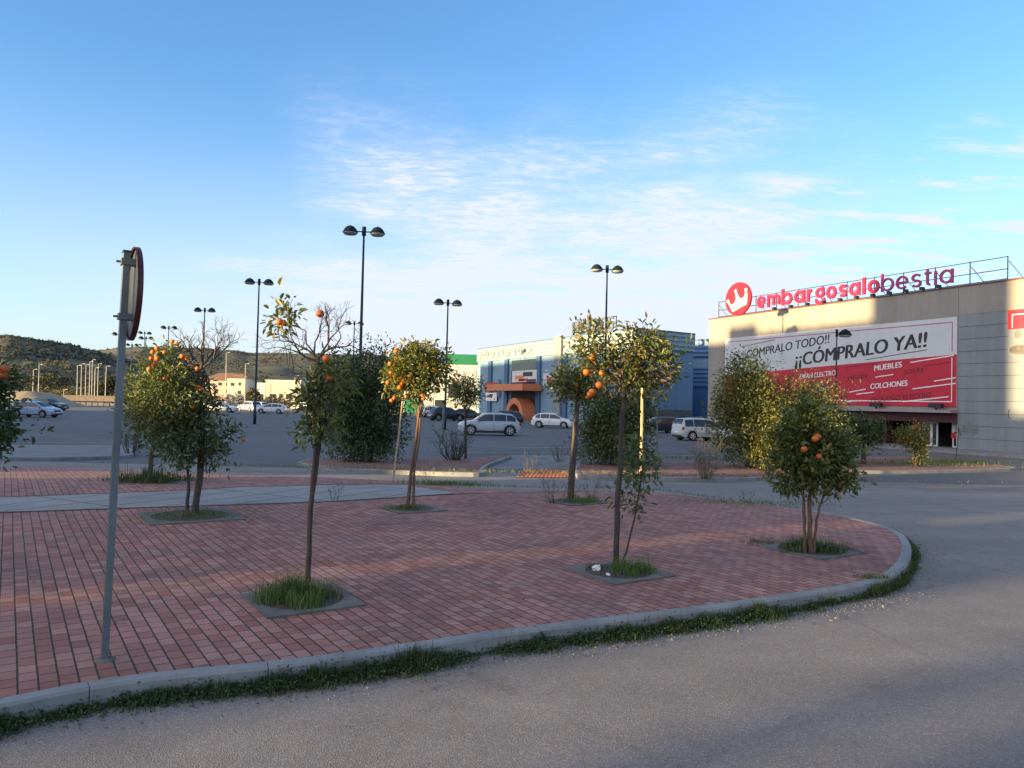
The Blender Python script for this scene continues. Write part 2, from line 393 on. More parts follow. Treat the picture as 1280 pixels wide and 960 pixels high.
m_frame = plain('steel_frame', (0.035, 0.04, 0.045), 0.6, 0.3)
m_wframe = plain('white_frame', (0.62, 0.63, 0.64), 0.4); m_dark = plain('shop_dark', (0.012, 0.011, 0.013), 0.7)
m_redwall = plain('shop_red', (0.07, 0.010, 0.014), 0.6)
m_canopy = plain('canopy_grey', (0.30, 0.24, 0.25), 0.5)
m_ygray = plain('graffiti_grey', (0.16, 0.17, 0.17), 0.8)
m_bluew = streaky('blue_wall', (0.18, 0.29, 0.40), 0.7, .14); m_blued = plain('blue_dark', (0.045, 0.12, 0.28), 0.7)
m_bluec = plain('blue_column', (0.06, 0.13, 0.24), 0.7)
def ribbed(name, c, c2, per):
    m = NM(name, 0.55); sp = m.n('ShaderNodeSeparateXYZ'); m.t.links.new(m.co(), sp.inputs[0])
    f = m.ma('FRACT', m.ma('DIVIDE', sp.outputs[2], per)); k = m.ramp(f, [(0.0, 0.0), (0.32, 0.0), (0.42, 1.0), (0.94, 1.0), (1.0, 0.0)])
    m.col(m.mix(k, c2, c)); m.bump(k, 1.0, 0.05); return m.done()
m_rib = ribbed('ribbed_cladding', (0.31, 0.36, 0.37), (0.16, 0.22, 0.26), 0.55)
m_ribb = ribbed('ribbed_blue', (0.09, 0.20, 0.36), (0.04, 0.09, 0.18), 0.55)
m_ribl = plain('faded_letter', (0.22, 0.27, 0.29), 0.6)
m_orangec = plain('canopy_orange', (0.60, 0.19, 0.08), 0.6); m_green = plain('green_fascia', (0.01, 0.16, 0.07), 0.5)
m_wallw = plain('white_wall', (0.48, 0.48, 0.47), 0.85, var=0.1, scale=0.4); m_wallc = plain('cream_wall', (0.50, 0.46, 0.37), 0.85, var=0.12, scale=0.4)
m_wallp = plain('pink_wall', (0.50, 0.36, 0.30), 0.85, var=0.12, scale=0.4)
m_tile = plain('roof_tiles', (0.30, 0.14, 0.08), 0.9, var=0.3, scale=2)
m_winb = plain('window_dark', (0.03, 0.03, 0.035), 0.3)
m_rubble = plain('old_wall', (0.16, 0.125, 0.11), 0.9, var=0.35, scale=1.2, bump=0.4, bscale=6)
m_bank = plain('sandy_bank', (0.30, 0.24, 0.17), 0.95, var=0.25, scale=0.7, bump=0.5, bscale=3)
m_shadeblock = plain('shade_block_wall', (0.32, 0.31, 0.29), 0.85, var=0.15, scale=0.3)
m_blockroof = plain('shop_and_block_roof', (0.24, 0.25, 0.26), 0.6)

# ---------------------------------------------------------------- ground
def poly_sheet(name, pts, dz, mat, kind='structure', parent=None):
    bm = bmesh.new(); vs = [bm.verts.new((p[0], p[1], 0)) for p in pts]; bm.faces.new(vs)
    bmesh.ops.triangulate(bm, faces=bm.faces[:])
    for yy in (14, 28):
        bmesh.ops.bisect_plane(bm, geom=bm.verts[:] + bm.edges[:] + bm.faces[:], plane_co=(0, yy, 0), plane_no=(0, 1, 0))
    for v in bm.verts: v.co.z = slope_z(v.co.y) + dz
    for f in bm.faces:
        if f.normal.z < 0: f.normal_flip()
    bm.normal_update()
    for f in bm.faces:
        if f.normal.z < 0: f.normal_flip()
    me = bpy.data.meshes.new(name); bm.to_mesh(me); bm.free(); me.materials.append(mat)
    o = link(bpy.data.objects.new(name, me))
    if kind: o['kind'] = kind
    return o
def gm():
    m = NM('dry_ground', 0.95)
    a = m.ramp(m.noise(0.03, 6, 0.6), [(0.35, (0.12, 0.095, 0.06)), (0.5, (0.09, 0.095, 0.045)), (0.65, (0.17, 0.13, 0.09))])
    m.col(m.mix(1.0, a, m.ramp(m.noise(1.5, 6, 0.7), [(0.3, 0.75), (0.7, 1.2)]), 'MULTIPLY')); return m.done()
m_ground = gm()
poly_sheet('ground', [(-3000, -800), (3000, -800), (3000, 4000), (-3000, 4000)], -0.02, m_ground)
poly_sheet('road', [(-140, -60), (160, -60), (160, 24), (-140, 24)], 0.0, m_road)
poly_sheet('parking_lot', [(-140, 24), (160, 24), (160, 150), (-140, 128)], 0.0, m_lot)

def smooth_line(P, n=4):
    out = []
    for i in range(len(P) - 1):
        p0, p1, p2, p3 = P[max(i - 1, 0)], P[i], P[i + 1], P[min(i + 2, len(P) - 1)]
        for k in range(n):
            t = k / n
            out.append(0.5 * ((2 * p1) + (p2 - p0) * t + (2 * p0 - 5 * p1 + 4 * p2 - p3) * t * t + (-p0 + 3 * p1 - 3 * p2 + p3) * t ** 3))
    out.append(P[-1]); return out
KH = 0.12
def gp(L, dz): return [Vector(G(a, b, dz).xy.to_3d()) for a, b in L]
near = gp([(-170, 913), (0, 881), (161, 851), (400, 826), (630, 792), (860, 764), (1000, 744), (1060, 734.5), (1097, 726.5), (1120, 716.5), (1133, 704), (1139, 691), (1138, 679), (1130, 668), (1108, 657.5), (1080, 650), (1040, 642), (960, 630), (892, 622), (820, 615), (740, 612.5), (660, 611.5), (574, 609)], KH)
near = smooth_line(near, 5)
back = gp([(530, 603.5), (480, 600), (420, 597), (250, 592), (120, 586), (0, 584), (-200, 579)], KH)
isl = near + back
def offset_line(L, d):
    out = []
    for i, p in enumerate(L):
        a, b = L[max(i - 1, 0)], L[min(i + 1, len(L) - 1)]
        t = (b - a).normalized(); out.append(p + Vector((-t.y, t.x, 0)) * d)
    return out
inner = offset_line(near, 0.105)
poly_sheet('brick_pavement', [p[:2] for p in inner + back], KH - 0.006, m_brick)
def kerb(line, name, wdt=0.105, stone=0.98, h=KH, bevel=0.018):
    mb = MB(); acc = 0; cum = [0]
    for i in range(len(line) - 1): cum.append(cum[-1] + (line[i + 1] - line[i]).length)
    inn = offset_line(line, wdt)
    def at(L, s):
        for i in range(len(L) - 1):
            if cum[i + 1] >= s: t = (s - cum[i]) / max(cum[i + 1] - cum[i], 1e-6); return L[i].lerp(L[i + 1], t)
        return L[-1]
    s = 0
    while s < cum[-1] - 0.1:
        e = min(s + stone, cum[-1]); k = 5; jz = random.uniform(-0.002, 0.002)
        prof = []
        for q in range(k + 1):
            ss = s + 0.0025 + (e - s - 0.005) * q / k
            o, i_ = at(line, ss), at(inn, ss); z = slope_z(o.y)
            prof.append([Vector((o.x, o.y, z - 0.1)), Vector((o.x, o.y, z + h - bevel + jz)), o.lerp(i_, 0.12) + Vector((0, 0, z + h + jz)), Vector((i_.x, i_.y, z + h + jz)), Vector((i_.x, i_.y, z - 0.1))])
        n = 5; vs = [p for pr in prof for p in pr]; fs = []
        for q in range(k):
            for c in range(n - 1): a = q * n + c; fs.append((a, a + n, a + n + 1, a + 1))
        fs.append((0, 1, 2, 3, 4)); fs.append(tuple(k * n + c for c in (4, 3, 2, 1, 0)))
        mb.add(vs, fs); s = e
    o = mb.build(name, m_kerb); tag(o, kind='structure'); return o
kerb(near, 'kerb')
# pale slab path across the island
pu = [(-200, 629), (0, 622), (210, 614), (420, 606), (508, 606)]; pl = [(569, 617), (508, 620.5), (420, 626), (210, 633), (0, 640), (-200, 647)]
PU, PL = gp(pu, KH), gp(pl, KH)
poly_sheet('path', [p[:2] for p in PU + PL], KH, m_slab)
def ribbon(name, L, wdt, dz, mat, kind='structure'):
    a, b = offset_line(L, wdt / 2), offset_line(L, -wdt / 2)
    return poly_sheet(name, [p[:2] for p in a + b[::-1]], dz, mat, kind)
ribbon('path_joint', smooth_line(gp([(-200, 647.5), (0, 640.5), (210, 633.5), (420, 626.5), (508, 621), (569, 617.3), (660, 616), (740, 613.8)], KH), 3), 0.05, KH + 0.004, m_dirtline)
ribbon('path_edge', smooth_line(gp([(-200, 628.5), (0, 621.5), (210, 613.5), (420, 605.5), (508, 605)], KH), 3), 0.05, KH + 0.004, m_dirtline)
# medians further off
def median(name, px, mat, kerb_px=None, h=0.12):
    L = gp(px, h); poly_sheet(name, [p[:2] for p in L], h - 0.005, mat)
    cl = L + [L[0]]
    area = sum(cl[i].x * cl[i + 1].y - cl[i + 1].x * cl[i].y for i in range(len(L)))
    if area < 0: cl = cl[::-1]
    cl2 = smooth_line(cl, 2)
    kerb(cl2, name + '_kerb', 0.12, 1.0, h, 0.015)
median('slab_median', [(-60, 570), (0, 571.5), (100, 571), (158, 569), (168, 565), (160, 559), (130, 556.5), (20, 556), (-60, 556)], m_slab2)
median('bush_median', [(372, 578), (420, 584.5), (500, 588), (598, 591), (604, 587), (612, 580), (640, 569.5), (600, 571.5), (540, 572), (440, 572), (385, 573)], m_brick2)
median('tree_median', [(722, 594), (800, 596), (870, 597), (940, 597), (972, 593), (990, 587), (960, 580), (900, 577.5), (800, 577), (722, 578)], m_brick2)
median('shop_median', [(1052, 588), (1110, 588.5), (1180, 587.5), (1262, 585.5), (1262, 583), (1206, 576), (1150, 571), (1080, 572), (1052, 577)], m_brick2)
poly_sheet('slab_crossing', [p[:2] for p in gp([(606, 586.5), (722, 586.5), (722, 569), (640, 569)], 0)], 0.008, m_slab2)
# tactile strip with raised studs
tl = gp([(644, 597), (712, 597.5), (714, 588.5), (656, 587)], 0); poly_sheet('tactile_paving', [p[:2] for p in tl], 0.016, m_tact)
tb = MB()
for i in range(14):
    for j in range(9):
        a = tl[0].lerp(tl[1], (i + 0.5) / 14); b = tl[3].lerp(tl[2], (i + 0.5) / 14); p = a.lerp(b, (j + 0.5) / 9)
        z = slope_z(p.y) + 0.014; tb.box(p.x - .035, p.x + .035, p.y - .10, p.y + .10, z, z + 0.018)
tag(tb.build('tactile_studs', m_tact), kind='structure')
# shop forecourt
P0 = G(884, 541); P1 = G(1280, 568.7)
e1 = (P1 - P0); e1.z = 0; e1.normalize(); nf = Vector((-e1.y, e1.x, 0))
if nf.dot(Vector((0, 0, 0)) - P0) < 0: nf = -nf
BZ = -0.6
def FR(a, c, b): return P0 + e1 * a + nf * c + Vector((0, 0, b))   # a along facade, c outwards, b up
def F(px, py, c=0.0):
    r = ray(px, py); o = Vector((0, 0, CH)); q = P0 + nf * c
    t = (q - o).dot(nf) / r.dot(nf); p = o + r * t
    return (p - P0).dot(e1), p.z - P0.z
fc = [FR(-6, 0, 0), FR(80, 0, 0), FR(80, 4.2, 0), FR(-6, 4.2, 0)]
poly_sheet('shop_pavement', [p[:2] for p in fc], 0.12, m_slab2)
kerb([Vector((p.x, p.y, 0)) for p in (FR(-6, 4.2, 0).lerp(FR(80, 4.2, 0), t / 20) for t in range(21))], 'shop_kerb', 0.12, 1.0, 0.124, 0.015)
# parking bay markings
k = 0
for (a, b) in [((560, 566), (720, 566)), ((790, 570), (985, 569)), ((640, 560), (730, 559)), ((640, 545.5), (790, 544.5)), ((300, 536), (420, 538)), ((30, 553), (180, 553)), ((330, 520), (380, 520))]:
    L = gp([a, b], 0); ribbon('bay_line', L, 0.10, 0.006, m_white_line)
poly_sheet('lit_verge', [(-140, 128.2), (60, 146), (60, 165), (-140, 165)], 0.004, m_bank)

# ---------------------------------------------------------------- foliage helpers
def leaf_obj(name, P, D, L, W, mat, parent=None, off=None, fold=0.25):
    P = np.asarray(P, float); D = np.asarray(D, float); N = len(P)
    L = np.broadcast_to(L, (N,))[:, None]; W = np.broadcast_to(W, (N,))[:, None]
    D = D / (np.linalg.norm(D, axis=1, keepdims=True) + 1e-9)
    up = np.array([0, 0, 1.0]) + rng.normal(0, 0.55, (N, 3))
    S = np.cross(D, up); S /= (np.linalg.norm(S, axis=1, keepdims=True) + 1e-9)
    U = np.cross(S, D)
    v = np.empty((N, 6, 3)); tip = P + D * L - U * L * 0.12
    v[:, 0] = P; v[:, 3] = tip
    v[:, 1] = P + D * L * 0.3 + S * W * 0.5 + U * W * fold; v[:, 2] = P + D * L * 0.7 + S * W * 0.42 + U * W * fold * 0.6
    v[:, 5] = P + D * L * 0.3 - S * W * 0.5 + U * W * fold; v[:, 4] = P + D * L * 0.7 - S * W * 0.42 + U * W * fold * 0.6
    o0 = np.array(off if off is not None else (ORG.get(parent.name, Vector((0, 0, 0))) if parent else (0, 0, 0)), float)
    v = (v - o0).reshape(-1, 3)
    me = bpy.data.meshes.new(name); me.vertices.add(N * 6); me.vertices.foreach_set('co', v.ravel())
    idx = (np.arange(N)[:, None] * 6 + np.array([0, 1, 2, 3, 0, 3, 4, 5])).ravel()
    me.loops.add(N * 8); me.loops.foreach_set('vertex_index', idx)
    me.polygons.add(N * 2); me.polygons.foreach_set('loop_start', np.arange(N * 2) * 4)
    me.update(calc_edges=True); me.validate(); me.materials.append(mat)
    o = link(bpy.data.objects.new(name, me))
    if parent: o.parent = parent
    elif off is not None: o.location = off
    return o
def blades(name, P, H, W, mat, lean=0.35, off=None, parent=None):
    P = np.asarray(P, float); N = len(P); H = np.broadcast_to(H, (N,)); W = np.broadcast_to(W, (N,))
    a = rng.uniform(0, 2 * np.pi, N); ln = np.abs(rng.normal(0, lean, N))
    dr = np.stack([np.cos(a), np.sin(a), np.zeros(N)], 1); sd_ = np.stack([-np.sin(a), np.cos(a), np.zeros(N)], 1)
    up = np.array([0, 0, 1.0])
    m = P + (up * 0.55 + dr * (ln * 0.35)[:, None]) * H[:, None]; t = P + (up * (1 - 0.25 * ln)[:, None] + dr * (ln)[:, None]) * H[:, None]
    v = np.empty((N, 5, 3)); w2 = (W / 2)[:, None]
    v[:, 0] = P - sd_ * w2; v[:, 1] = P + sd_ * w2; v[:, 2] = m + sd_ * w2 * 0.8; v[:, 3] = m - sd_ * w2 * 0.8; v[:, 4] = t
    o0 = np.array(off if off is not None else (ORG.get(parent.name, Vector((0, 0, 0))) if parent else (0, 0, 0)), float)
    v = (v - o0).reshape(-1, 3)
    me = bpy.data.meshes.new(name); me.vertices.add(N * 5); me.vertices.foreach_set('co', v.ravel())
    idx = (np.arange(N)[:, None] * 5 + np.array([0, 1, 2, 3, 3, 2, 4])).ravel()
    me.loops.add(N * 7); me.loops.foreach_set('vertex_index', idx)
    ls = (np.arange(N)[:, None] * 7 + np.array([0, 4])).ravel()
    me.polygons.add(N * 2); me.polygons.foreach_set('loop_start', ls)
    me.update(calc_edges=True); me.validate(); me.materials.append(mat)
    o = link(bpy.data.objects.new(name, me))
    if parent: o.parent = parent
    elif off is not None: o.location = off
    return o
def wander(a, b, n=6, amp=0.04, sag=0.0):
    a, b = Vector(a), Vector(b); L = (b - a).length; out = [a]
    for i in range(1, n):
        t = i / n; p = a.lerp(b, t) + Vector([random.gauss(0, amp * L) for _ in range(3)]) * math.sin(math.pi * t)
        p.z += sag * L * math.sin(math.pi * t); out.append(p)
    out.append(b); return out
def grow(mb, p, d, L, r, depth, tips, spread=0.6, updraft=0.05, split=(2, 3)):
    n = 4; pts = [p]; dd = d.copy()
    for i in range(n):
        dd = (dd + Vector([random.gauss(0, 0.16) for _ in range(3)]) + Vector((0, 0, updraft * 0.5))).normalized()
        pts.append(pts[-1] + dd * L / n)
    mb.tube(pts, [r * (1 - 0.38 * i / n) for i in range(n + 1)], 6 if r > 0.012 else (4 if r > 0.005 else 3), cap=False)
    if depth == 0: tips.append((pts[-1], dd)); return
    k = random.randint(*split)
    for i in range(k):
        ax = Vector([random.gauss(0, 1) for _ in range(3)]); ax = (ax - dd * ax.dot(dd)).normalized()
        nd = (dd + ax * random.uniform(0.4, 1.0) * spread * 1.3 + Vector((0, 0, updraft))).normalized()
        st = pts[-1] if i < 2 else pts[random.randint(2, n)]
        grow(mb, st, nd, L * random.uniform(0.62, 0.85), r * 0.62, depth - 1, tips, spread, updraft, split)
from mathutils import noise as mn
def crown_points(lobes, n, base_y, seed, hole=0.0, shell=0.55):
    """cluster centres through uneven ellipsoid lobes given in picture units at the tree's own distance"""
    rnd = random.Random(seed); out = []
    vol = [l[2] * l[3] * l[2] for l in lobes]; tot = sum(vol)
    for l, vv in zip(lobes, vol):
        c = V(l[0], l[1], base_y + (l[4] if len(l) > 4 else 0)); m = base_y / FPX
        rx, rz = l[2] * m, l[3] * m; ry = rx * 0.95; k = max(int(n * vv / tot), 4); q = 0; tries = 0
        while q < k and tries < k * 30:
            tries += 1
            d = Vector([rnd.gauss(0, 1) for _ in range(3)]).normalized()
            rr = shell + (1 - shell) * rnd.random() ** 0.7 if rnd.random() < 0.75 else rnd.random()
            if rnd.random() < .09: rr = rnd.uniform(1.05, 1.30)
            warp = 1 + 0.44 * mn.noise(d * 2.1 + Vector((seed, 0, 0))) + 0.32 * mn.noise(d * 5.0 + Vector((0, seed, 0)))
            p = c + Vector((d.x * rx, d.y * ry, d.z * rz)) * rr * warp
            if hole and mn.noise(p * (1.6 / max(rx, 0.3)) + Vector((seed * 3.1, 0, 0))) < -0.5 + hole: continue
            out.append((p, d)); q += 1
    return out
def clusters_to_leaves(cl, per, spread, outw=0.6, drop=-0.25):
    P = []; D = []
    for p, d in cl:
        k = max(3, int(rng.poisson(per)))
        for _ in range(k):
            o = Vector(rng.normal(0, spread, 3)); P.append(p + o)
            D.append(Vector(rng.normal(0, 0.6, 3)) + d * outw + Vector((0, 0, drop + 0.3)) + o.normalized() * 0.5)
    return P, D
def orange_at(p, root, r=0.038):
    mb = MB(); prof = []
    for i in range(9):
        t = math.pi * i / 8; rr = math.sin(t) * r; h = -math.cos(t) * r * 0.94
        if i == 8: h -= 0.003
        prof.append((max(rr, 0.0006), h))
    mb.lathe(prof, 14, p); mb.build('orange', m_orange, root, True)

BL = 0.47
def tree(label, base, Y=None, trunks=(), lobes=(), n=200, per=10, spread=0.09, L=0.085, W=0.036, mat=None, mats=None, oranges=(), seed=1, hole=0.25,
         trunk_r=0.035, bark_m=None, bare=(), group='orange trees planted in the brick pavement', name='orange_tree', dz=KH, limbs=16, cat='tree', off_y=0.0, osz=0.038):
    random.seed(seed)
    b = G(base[0], base[1], dz); Y = b.y
    root = thing(name, label, cat, b, group); ORG[root.name] = b
    tb = MB(); tops = []
    for tr in trunks:           # picture polyline of the trunk, last = fork
        pts = [V(x, y, Y + (tr[2][i] if len(tr) > 2 else 0)) for i, (x, y) in enumerate(tr[0])]
        r0 = tr[1]; pts[0].z = min(pts[0].z, b.z + 0.0) - 0.03
        pp = smooth_line(pts, 4); pp = [p + Vector((random.gauss(0, .004), random.gauss(0, .004), 0)) for p in pp]
        tb.tube(pp, [r0 * (1.18 - 0.5 * i / (len(pp) - 1)) * random.uniform(0.93, 1.07) for i in range(len(pp))], 10); tops.append((pp, r0))
    tb_limb = tb
    cl = crown_points(lobes, n, Y + off_y, seed, hole) if lobes else []
    if cl and tops:
        for p, d in random.sample(cl, min(limbs, len(cl))):
            pp, r0 = random.choice(tops); k = random.randint(int(len(pp) * 0.76), len(pp) - 1)
            ln = wander(pp[k], p, 6, 0.05, 0.06); tb_limb.tube(ln, [r0 * 0.42 * (1 - 0.8 * i / 6) for i in range(7)], 5, cap=False)
    tips = []
    for (pp0, d0, L0, r0, dep, spr) in bare:
        p = V(pp0[0], pp0[1], Y + (pp0[2] if len(pp0) > 2 else 0)); grow(tb_limb, p, Vector(d0).normalized(), L0 * BL, r0, dep, tips, spr)
    if tb.v: tb.build('trunk', bark_m or m_bark, root, True)
    if cl:
        if mats is None: mats = [(mat or m_leaf, 1.0)]
        random.shuffle(cl); s = 0
        nm = len(mats)
        for i, (mm, fr) in enumerate(mats):
            sub = cl[int(s * len(cl)):int((s + fr) * len(cl))]; s += fr
            if callable(fr): pass
            P, D = clusters_to_leaves(sub, per, spread)
            Ls = rng.uniform(0.5, 1.2, len(P)) * L
            leaf_obj('crown' if i == 0 else 'crown_foliage', P, D, Ls, W * Ls / L, mm, root)
    for o in oranges:
        p = V(o[0] + random.uniform(-1.5, 1.5), o[1] + random.uniform(-1, 1), Y + (o[2] if len(o) > 2 else -0.22) + random.uniform(-.06, .16)); orange_at(p, root, osz * random.uniform(.8, 1.08))
    return root, tips, Y

def surround(px, py, label, ang=R(33.5), s=0.40, r=0.33, dz=KH):
    c = G(px, py, dz); mb = MB(); n = 32; vs = []; 
    for k in range(n):
        t = 2 * math.pi * k / n; q = max(abs(math.cos(t)), abs(math.sin(t)))
        for rad, zz in ((r, -0.05), (r, 0.010), (s / q, 0.010), (s / q, -0.02)):
            x, y = rad * math.cos(t), rad * math.sin(t)
            vs.append((c.x + x * math.cos(ang) - y * math.sin(ang), c.y + x * math.sin(ang) + y * math.cos(ang), c.z + zz))
    fs = []
    for k in range(n):
        a, b_ = k * 4, ((k + 1) % n) * 4
        for j in range(3): fs.append((a + j, b_ + j, b_ + j + 1, a + j + 1))
    mb.add(vs, fs); o = thing('tree_surround', label, 'tree surround', c, 'concrete tree surrounds in the brick pavement')
    mb.build('frame', m_conc, o)
    d = MB(); d.lathe([(r * 0.99, -0.05), (r * 0.99, 0.004), (r * 0.5, 0.012), (0.01, 0.016)], 24, c); d.build('soil', m_soil, o)
    return c
def tuft(c, rad, n, H, name='grass_tuft', mat=None, lean=0.3, label=None, ex=1.0, w=0.006, cat='grass', shift=(0, 0)):
    a = rng.uniform(0, 2 * np.pi, n); q = rad * np.abs(rng.beta(1.6, 1.9, n)) * (1 + .28 * np.sin(a * 3 + c.x) + .15 * np.sin(a * 5 + c.y * 7)) * 1.1
    P = np.stack([c.x + shift[0] + q * np.cos(a) * ex, c.y + shift[1] + q * np.sin(a), np.full(n, c.z)], 1)
    hn = np.array([mn.noise(Vector((p[0] * 6, p[1] * 6, 4))) for p in P]) * .9 + .75
    h = rng.beta(2.2, 2.6, n) * 1.35 * H * hn * (1 - .35 * (q / rad) ** 2); h = np.maximum(h, .02)
    o = blades(name, P, h, w, mat or m_grass, lean * 1.8, off=tuple(c))
    return tag(o, label, cat, kind='stuff')
def weed_clump(px, py, n, H, label, mat=None, rad=0.2, dz=KH, leaves=0, lmat=None, name='weed_clump', r=0.003):
    random.seed(int(px * 7 + py)); b = G(px, py, dz); root = thing(name, label, 'weed', b); mb = MB(); P = []; D = []
    for _ in range(n):
        a = random.uniform(0, 6.28); q = rad * random.random() ** 0.5 * 0.5
        s = b + Vector((q * math.cos(a), q * math.sin(a), -0.01)); h = H * random.uniform(0.45, 1)
        e = s + Vector((math.cos(a) * rad * random.uniform(0.3, 1.3), math.sin(a) * rad * random.uniform(0.3, 1.3), h)); ln = wander(s, e, 5, 0.05)
        mb.tube(ln, [r * (1 - 0.7 * i / 5) for i in range(6)], 4, cap=False)
        for _ in range(3):
            i = random.randint(2, 5); q2 = ln[i]; e2 = q2 + Vector((random.gauss(0, .12), random.gauss(0, .12), random.uniform(.05, .22))) * H * 0.8
            mb.tube([q2, q2.lerp(e2, .5) + Vector((0, 0, .01)), e2], [r * 0.6, r * 0.5, r * 0.3], 3, cap=False)
            for _ in range(leaves): P.append(q2.lerp(e2, random.random())); D.append(Vector([random.gauss(0, 1) for _ in range(3)]))
    mb.build('stems', mat or m_drydark, root)
    if P: leaf_obj('leaves', P, D, 0.05 * max(H, 0.5), 0.02 * max(H, 0.5), lmat or m_leaf, root)
    return root

# ---------------------------------------------------------------- added unseen blocks left of the view, heights and gaps shaped for the shade
tdir = -Vector((sdir.x, sdir.y, 0)).normalized(); ndir = Vector((-tdir.y, tdir.x, 0))
def warehouse(label, u0, u1, H, s0=-50, depth=16):  # invented block kept out of view, only there to shape the sunlight
    c = ndir * ((u0 + u1) / 2) + tdir * s0; root = thing('warehouse', label, 'building', (c.x, c.y, -0.02), 'added shade blocks out of view')
    def fr(x, y, z): return ndir * x + tdir * y + Vector((0, 0, z - 0.02))
    MB().box(u0, u1, s0 - depth, s0, 0, H - 0.25, fr).build('wall', m_shadeblock, root)
    MB().box(u0 - .02 if u1 - u0 > 6 else u0, u1, s0 - depth - .1, s0 + .1, H - 0.25, H, fr).build('roof', m_blockroof, root)
    if u1 - u0 > 8:
        k = int((u1 - u0) // 5)
        for i in range(k):
            a = u0 + (i + 0.5) * (u1 - u0) / k; MB().box(a - 1.2, a + 1.2, s0 + .001, s0 + 0.06, 2.0, 4.2, fr).build('window', m_glass, root)
warehouse('tall grey added shade block behind the left shoulder of the viewer', -22, 2.4, 9.4)
warehouse('slender added shade block between two narrow gaps', 2.75, 3.1, 9.4, depth=6)
warehouse('narrow added shade block opposite the road sign', 4.5, 7.15, 6.85)
warehouse('slim added shade block beside the low one', 7.42, 9.8, 9.0)
warehouse('low added shade block between the taller ones', 9.8, 13.4, 6.1)
warehouse('plain low added shade block beside the open gap', 13.4, 17.8, 6.5)
warehouse('middling added shade block at the end of the long tall row', 20.35, 24.9, 10.6)
warehouse('tallest added shade block facing the furniture shop', 24.9, 34.9, 20.5)
warehouse('added shade block a little lower than its tall neighbour', 34.9, 46.4, 17.25)
warehouse('narrow added shade block between two similar ones', 46.4, 50.0, 18.0)
warehouse('lower added shade block beyond the narrow one', 50.0, 58, 16.7)
warehouse('added shade block opposite the blue building', 58, 112, 17.2, -48)

# ---------------------------------------------------------------- furniture shop
aR = F(1197, 500)[0]; aC = F(906, 500)[0]; HT = F(884, 400)[1]
bSeam = F(1197, 394)[1]
bB0, bB1 = F(1197, 508.6)[1], F(1197, 396)[1]
bRec = F(1197, 512)[1] - 0.25
AE = 70.0
print('shop', aC, aR, HT, bSeam, bB0, bB1, bRec)
shop = thing('furniture_shop', 'large grey and beige shop block with recessed entrance under its banner', 'building', P0); ORG[shop.name] = P0.copy()
aD = F(985, 540)[0]
w_ = MB(); w_.box(0, AE, -0.35, 0, bSeam, HT, FR); w_.box(0, aD, -0.35, 0, -0.2, bSeam, FR); w_.box(aD, aR, -0.35, -0.002, bRec, bSeam, FR)
w_.box(0, 0.35, -45, -0.35, -0.2, HT, FR); w_.box(0.35, AE, -45, -44.6, -0.2, HT, FR); w_.box(AE - .4, AE, -44.6, -0.35, -0.2, HT, FR)
w_.build('wall', m_beige, shop)
MB().box(0.3, AE, -44.8, -0.3, HT - 0.6, HT - 0.3, FR).build('roof', m_blockroof, shop)
MB().box(-0.06, AE + .06, -0.42, 0.07, HT, HT + 0.09, FR).build('parapet_flashing', m_flash, shop)
g = MB(); g.box(aR, AE, -0.3, -0.03, -0.2, bSeam, FR)
g.build('panel_backing', m_groove, shop)
np_ = 11
pn = MB(); ph = bSeam / np_
for i in range(np_):
    x = aR + 0.02
    while x < AE - 0.4:
        pn.box(x, min(x + 14.0, AE) - 0.015, -0.03, 0.012, i * ph + 0.012, (i + 1) * ph - 0.014, FR); x += 14.0
pn.build('grey_cladding', m_panel, shop)
for x in np.arange(aR, AE, 14.0): MB().box(x - 0.012, x + 0.012, -0.02, 0.004, bSeam, HT, FR).build('seam', m_groove, shop)
# recess
rc = MB(); rc.box(aD, aR, -6.2, -6.0, 0, bRec, FR); rc.box(aD, aD + .1, -6, -0.35, 0, bRec, FR); rc.box(aR - .1, aR, -6, -0.35, 0, bRec, FR); rc.box(aD, aR, -6, -0.36, bRec - .12, bRec - .01, FR)
rc.build('recess_wall', m_dark, shop)
MB().box(aD, aR - 0.002, -6, 0.3, -0.1, 0.13, FR).build('step', m_conc, shop)
MB().box(aD, aR, -0.30, 0.02, bRec - 0.62, bRec - 0.03, FR).build('red_fascia', m_redwall, shop)
cn = MB(); cn.box(aD - 1, aR + 0.02, 0.012, 0.75, bRec + 0.02, bRec + 0.20, FR); cn.build('canopy', m_canopy, shop)
for (x0, x1, nm) in ((F(1064, 540)[0], F(1071, 540)[0], 'pillar'), (F(1098, 540)[0], F(1102, 540)[0], 'pillar')):
    MB().box(x0, x1, -1.2, -0.5, 0.13, bRec - 0.62, FR).build(nm, m_redwall, shop)
def door(xa, xb, c=-0.9):
    a0, a1 = F(xa, 545)[0], F(xb, 545)[0]; t = 0.09; h = bRec - 0.62; f = MB()
    f.box(a0, a0 + t, c, c + .08, .13, h, FR); f.box(a1 - t, a1, c, c + .08, .13, h, FR); f.box(a0 + t, a1 - t, c, c + .08, h - t, h, FR); f.box(a0 + t, a1 - t, c, c + .08, .13, .13 + t, FR)
    d = MB().box(a0 + t, a1 - t, c + .03, c + .05, .13 + t, h - t, FR).build('door', m_glass, shop)
    o = f.build('frame', m_wframe, d); return d
door(1138, 1154); door(1154, 1162); door(1180.5, 1187); door(1187, 1197)
for (x0, x1, y0, y1, mm) in ((1190, 1195, 528, 540, m_bwhite), (1189, 1195, 541, 548, m_bred), (1141, 1151, 527, 538, m_bred), (1143, 1149, 540, 547, m_bwhite)):
    a0, b1 = F(x0, y0, -.8); a1, b0 = F(x1, y1, -.8); MB().box(a0, a1, -0.80, -0.79, b0, b1, FR).build('window_notice', mm, shop)
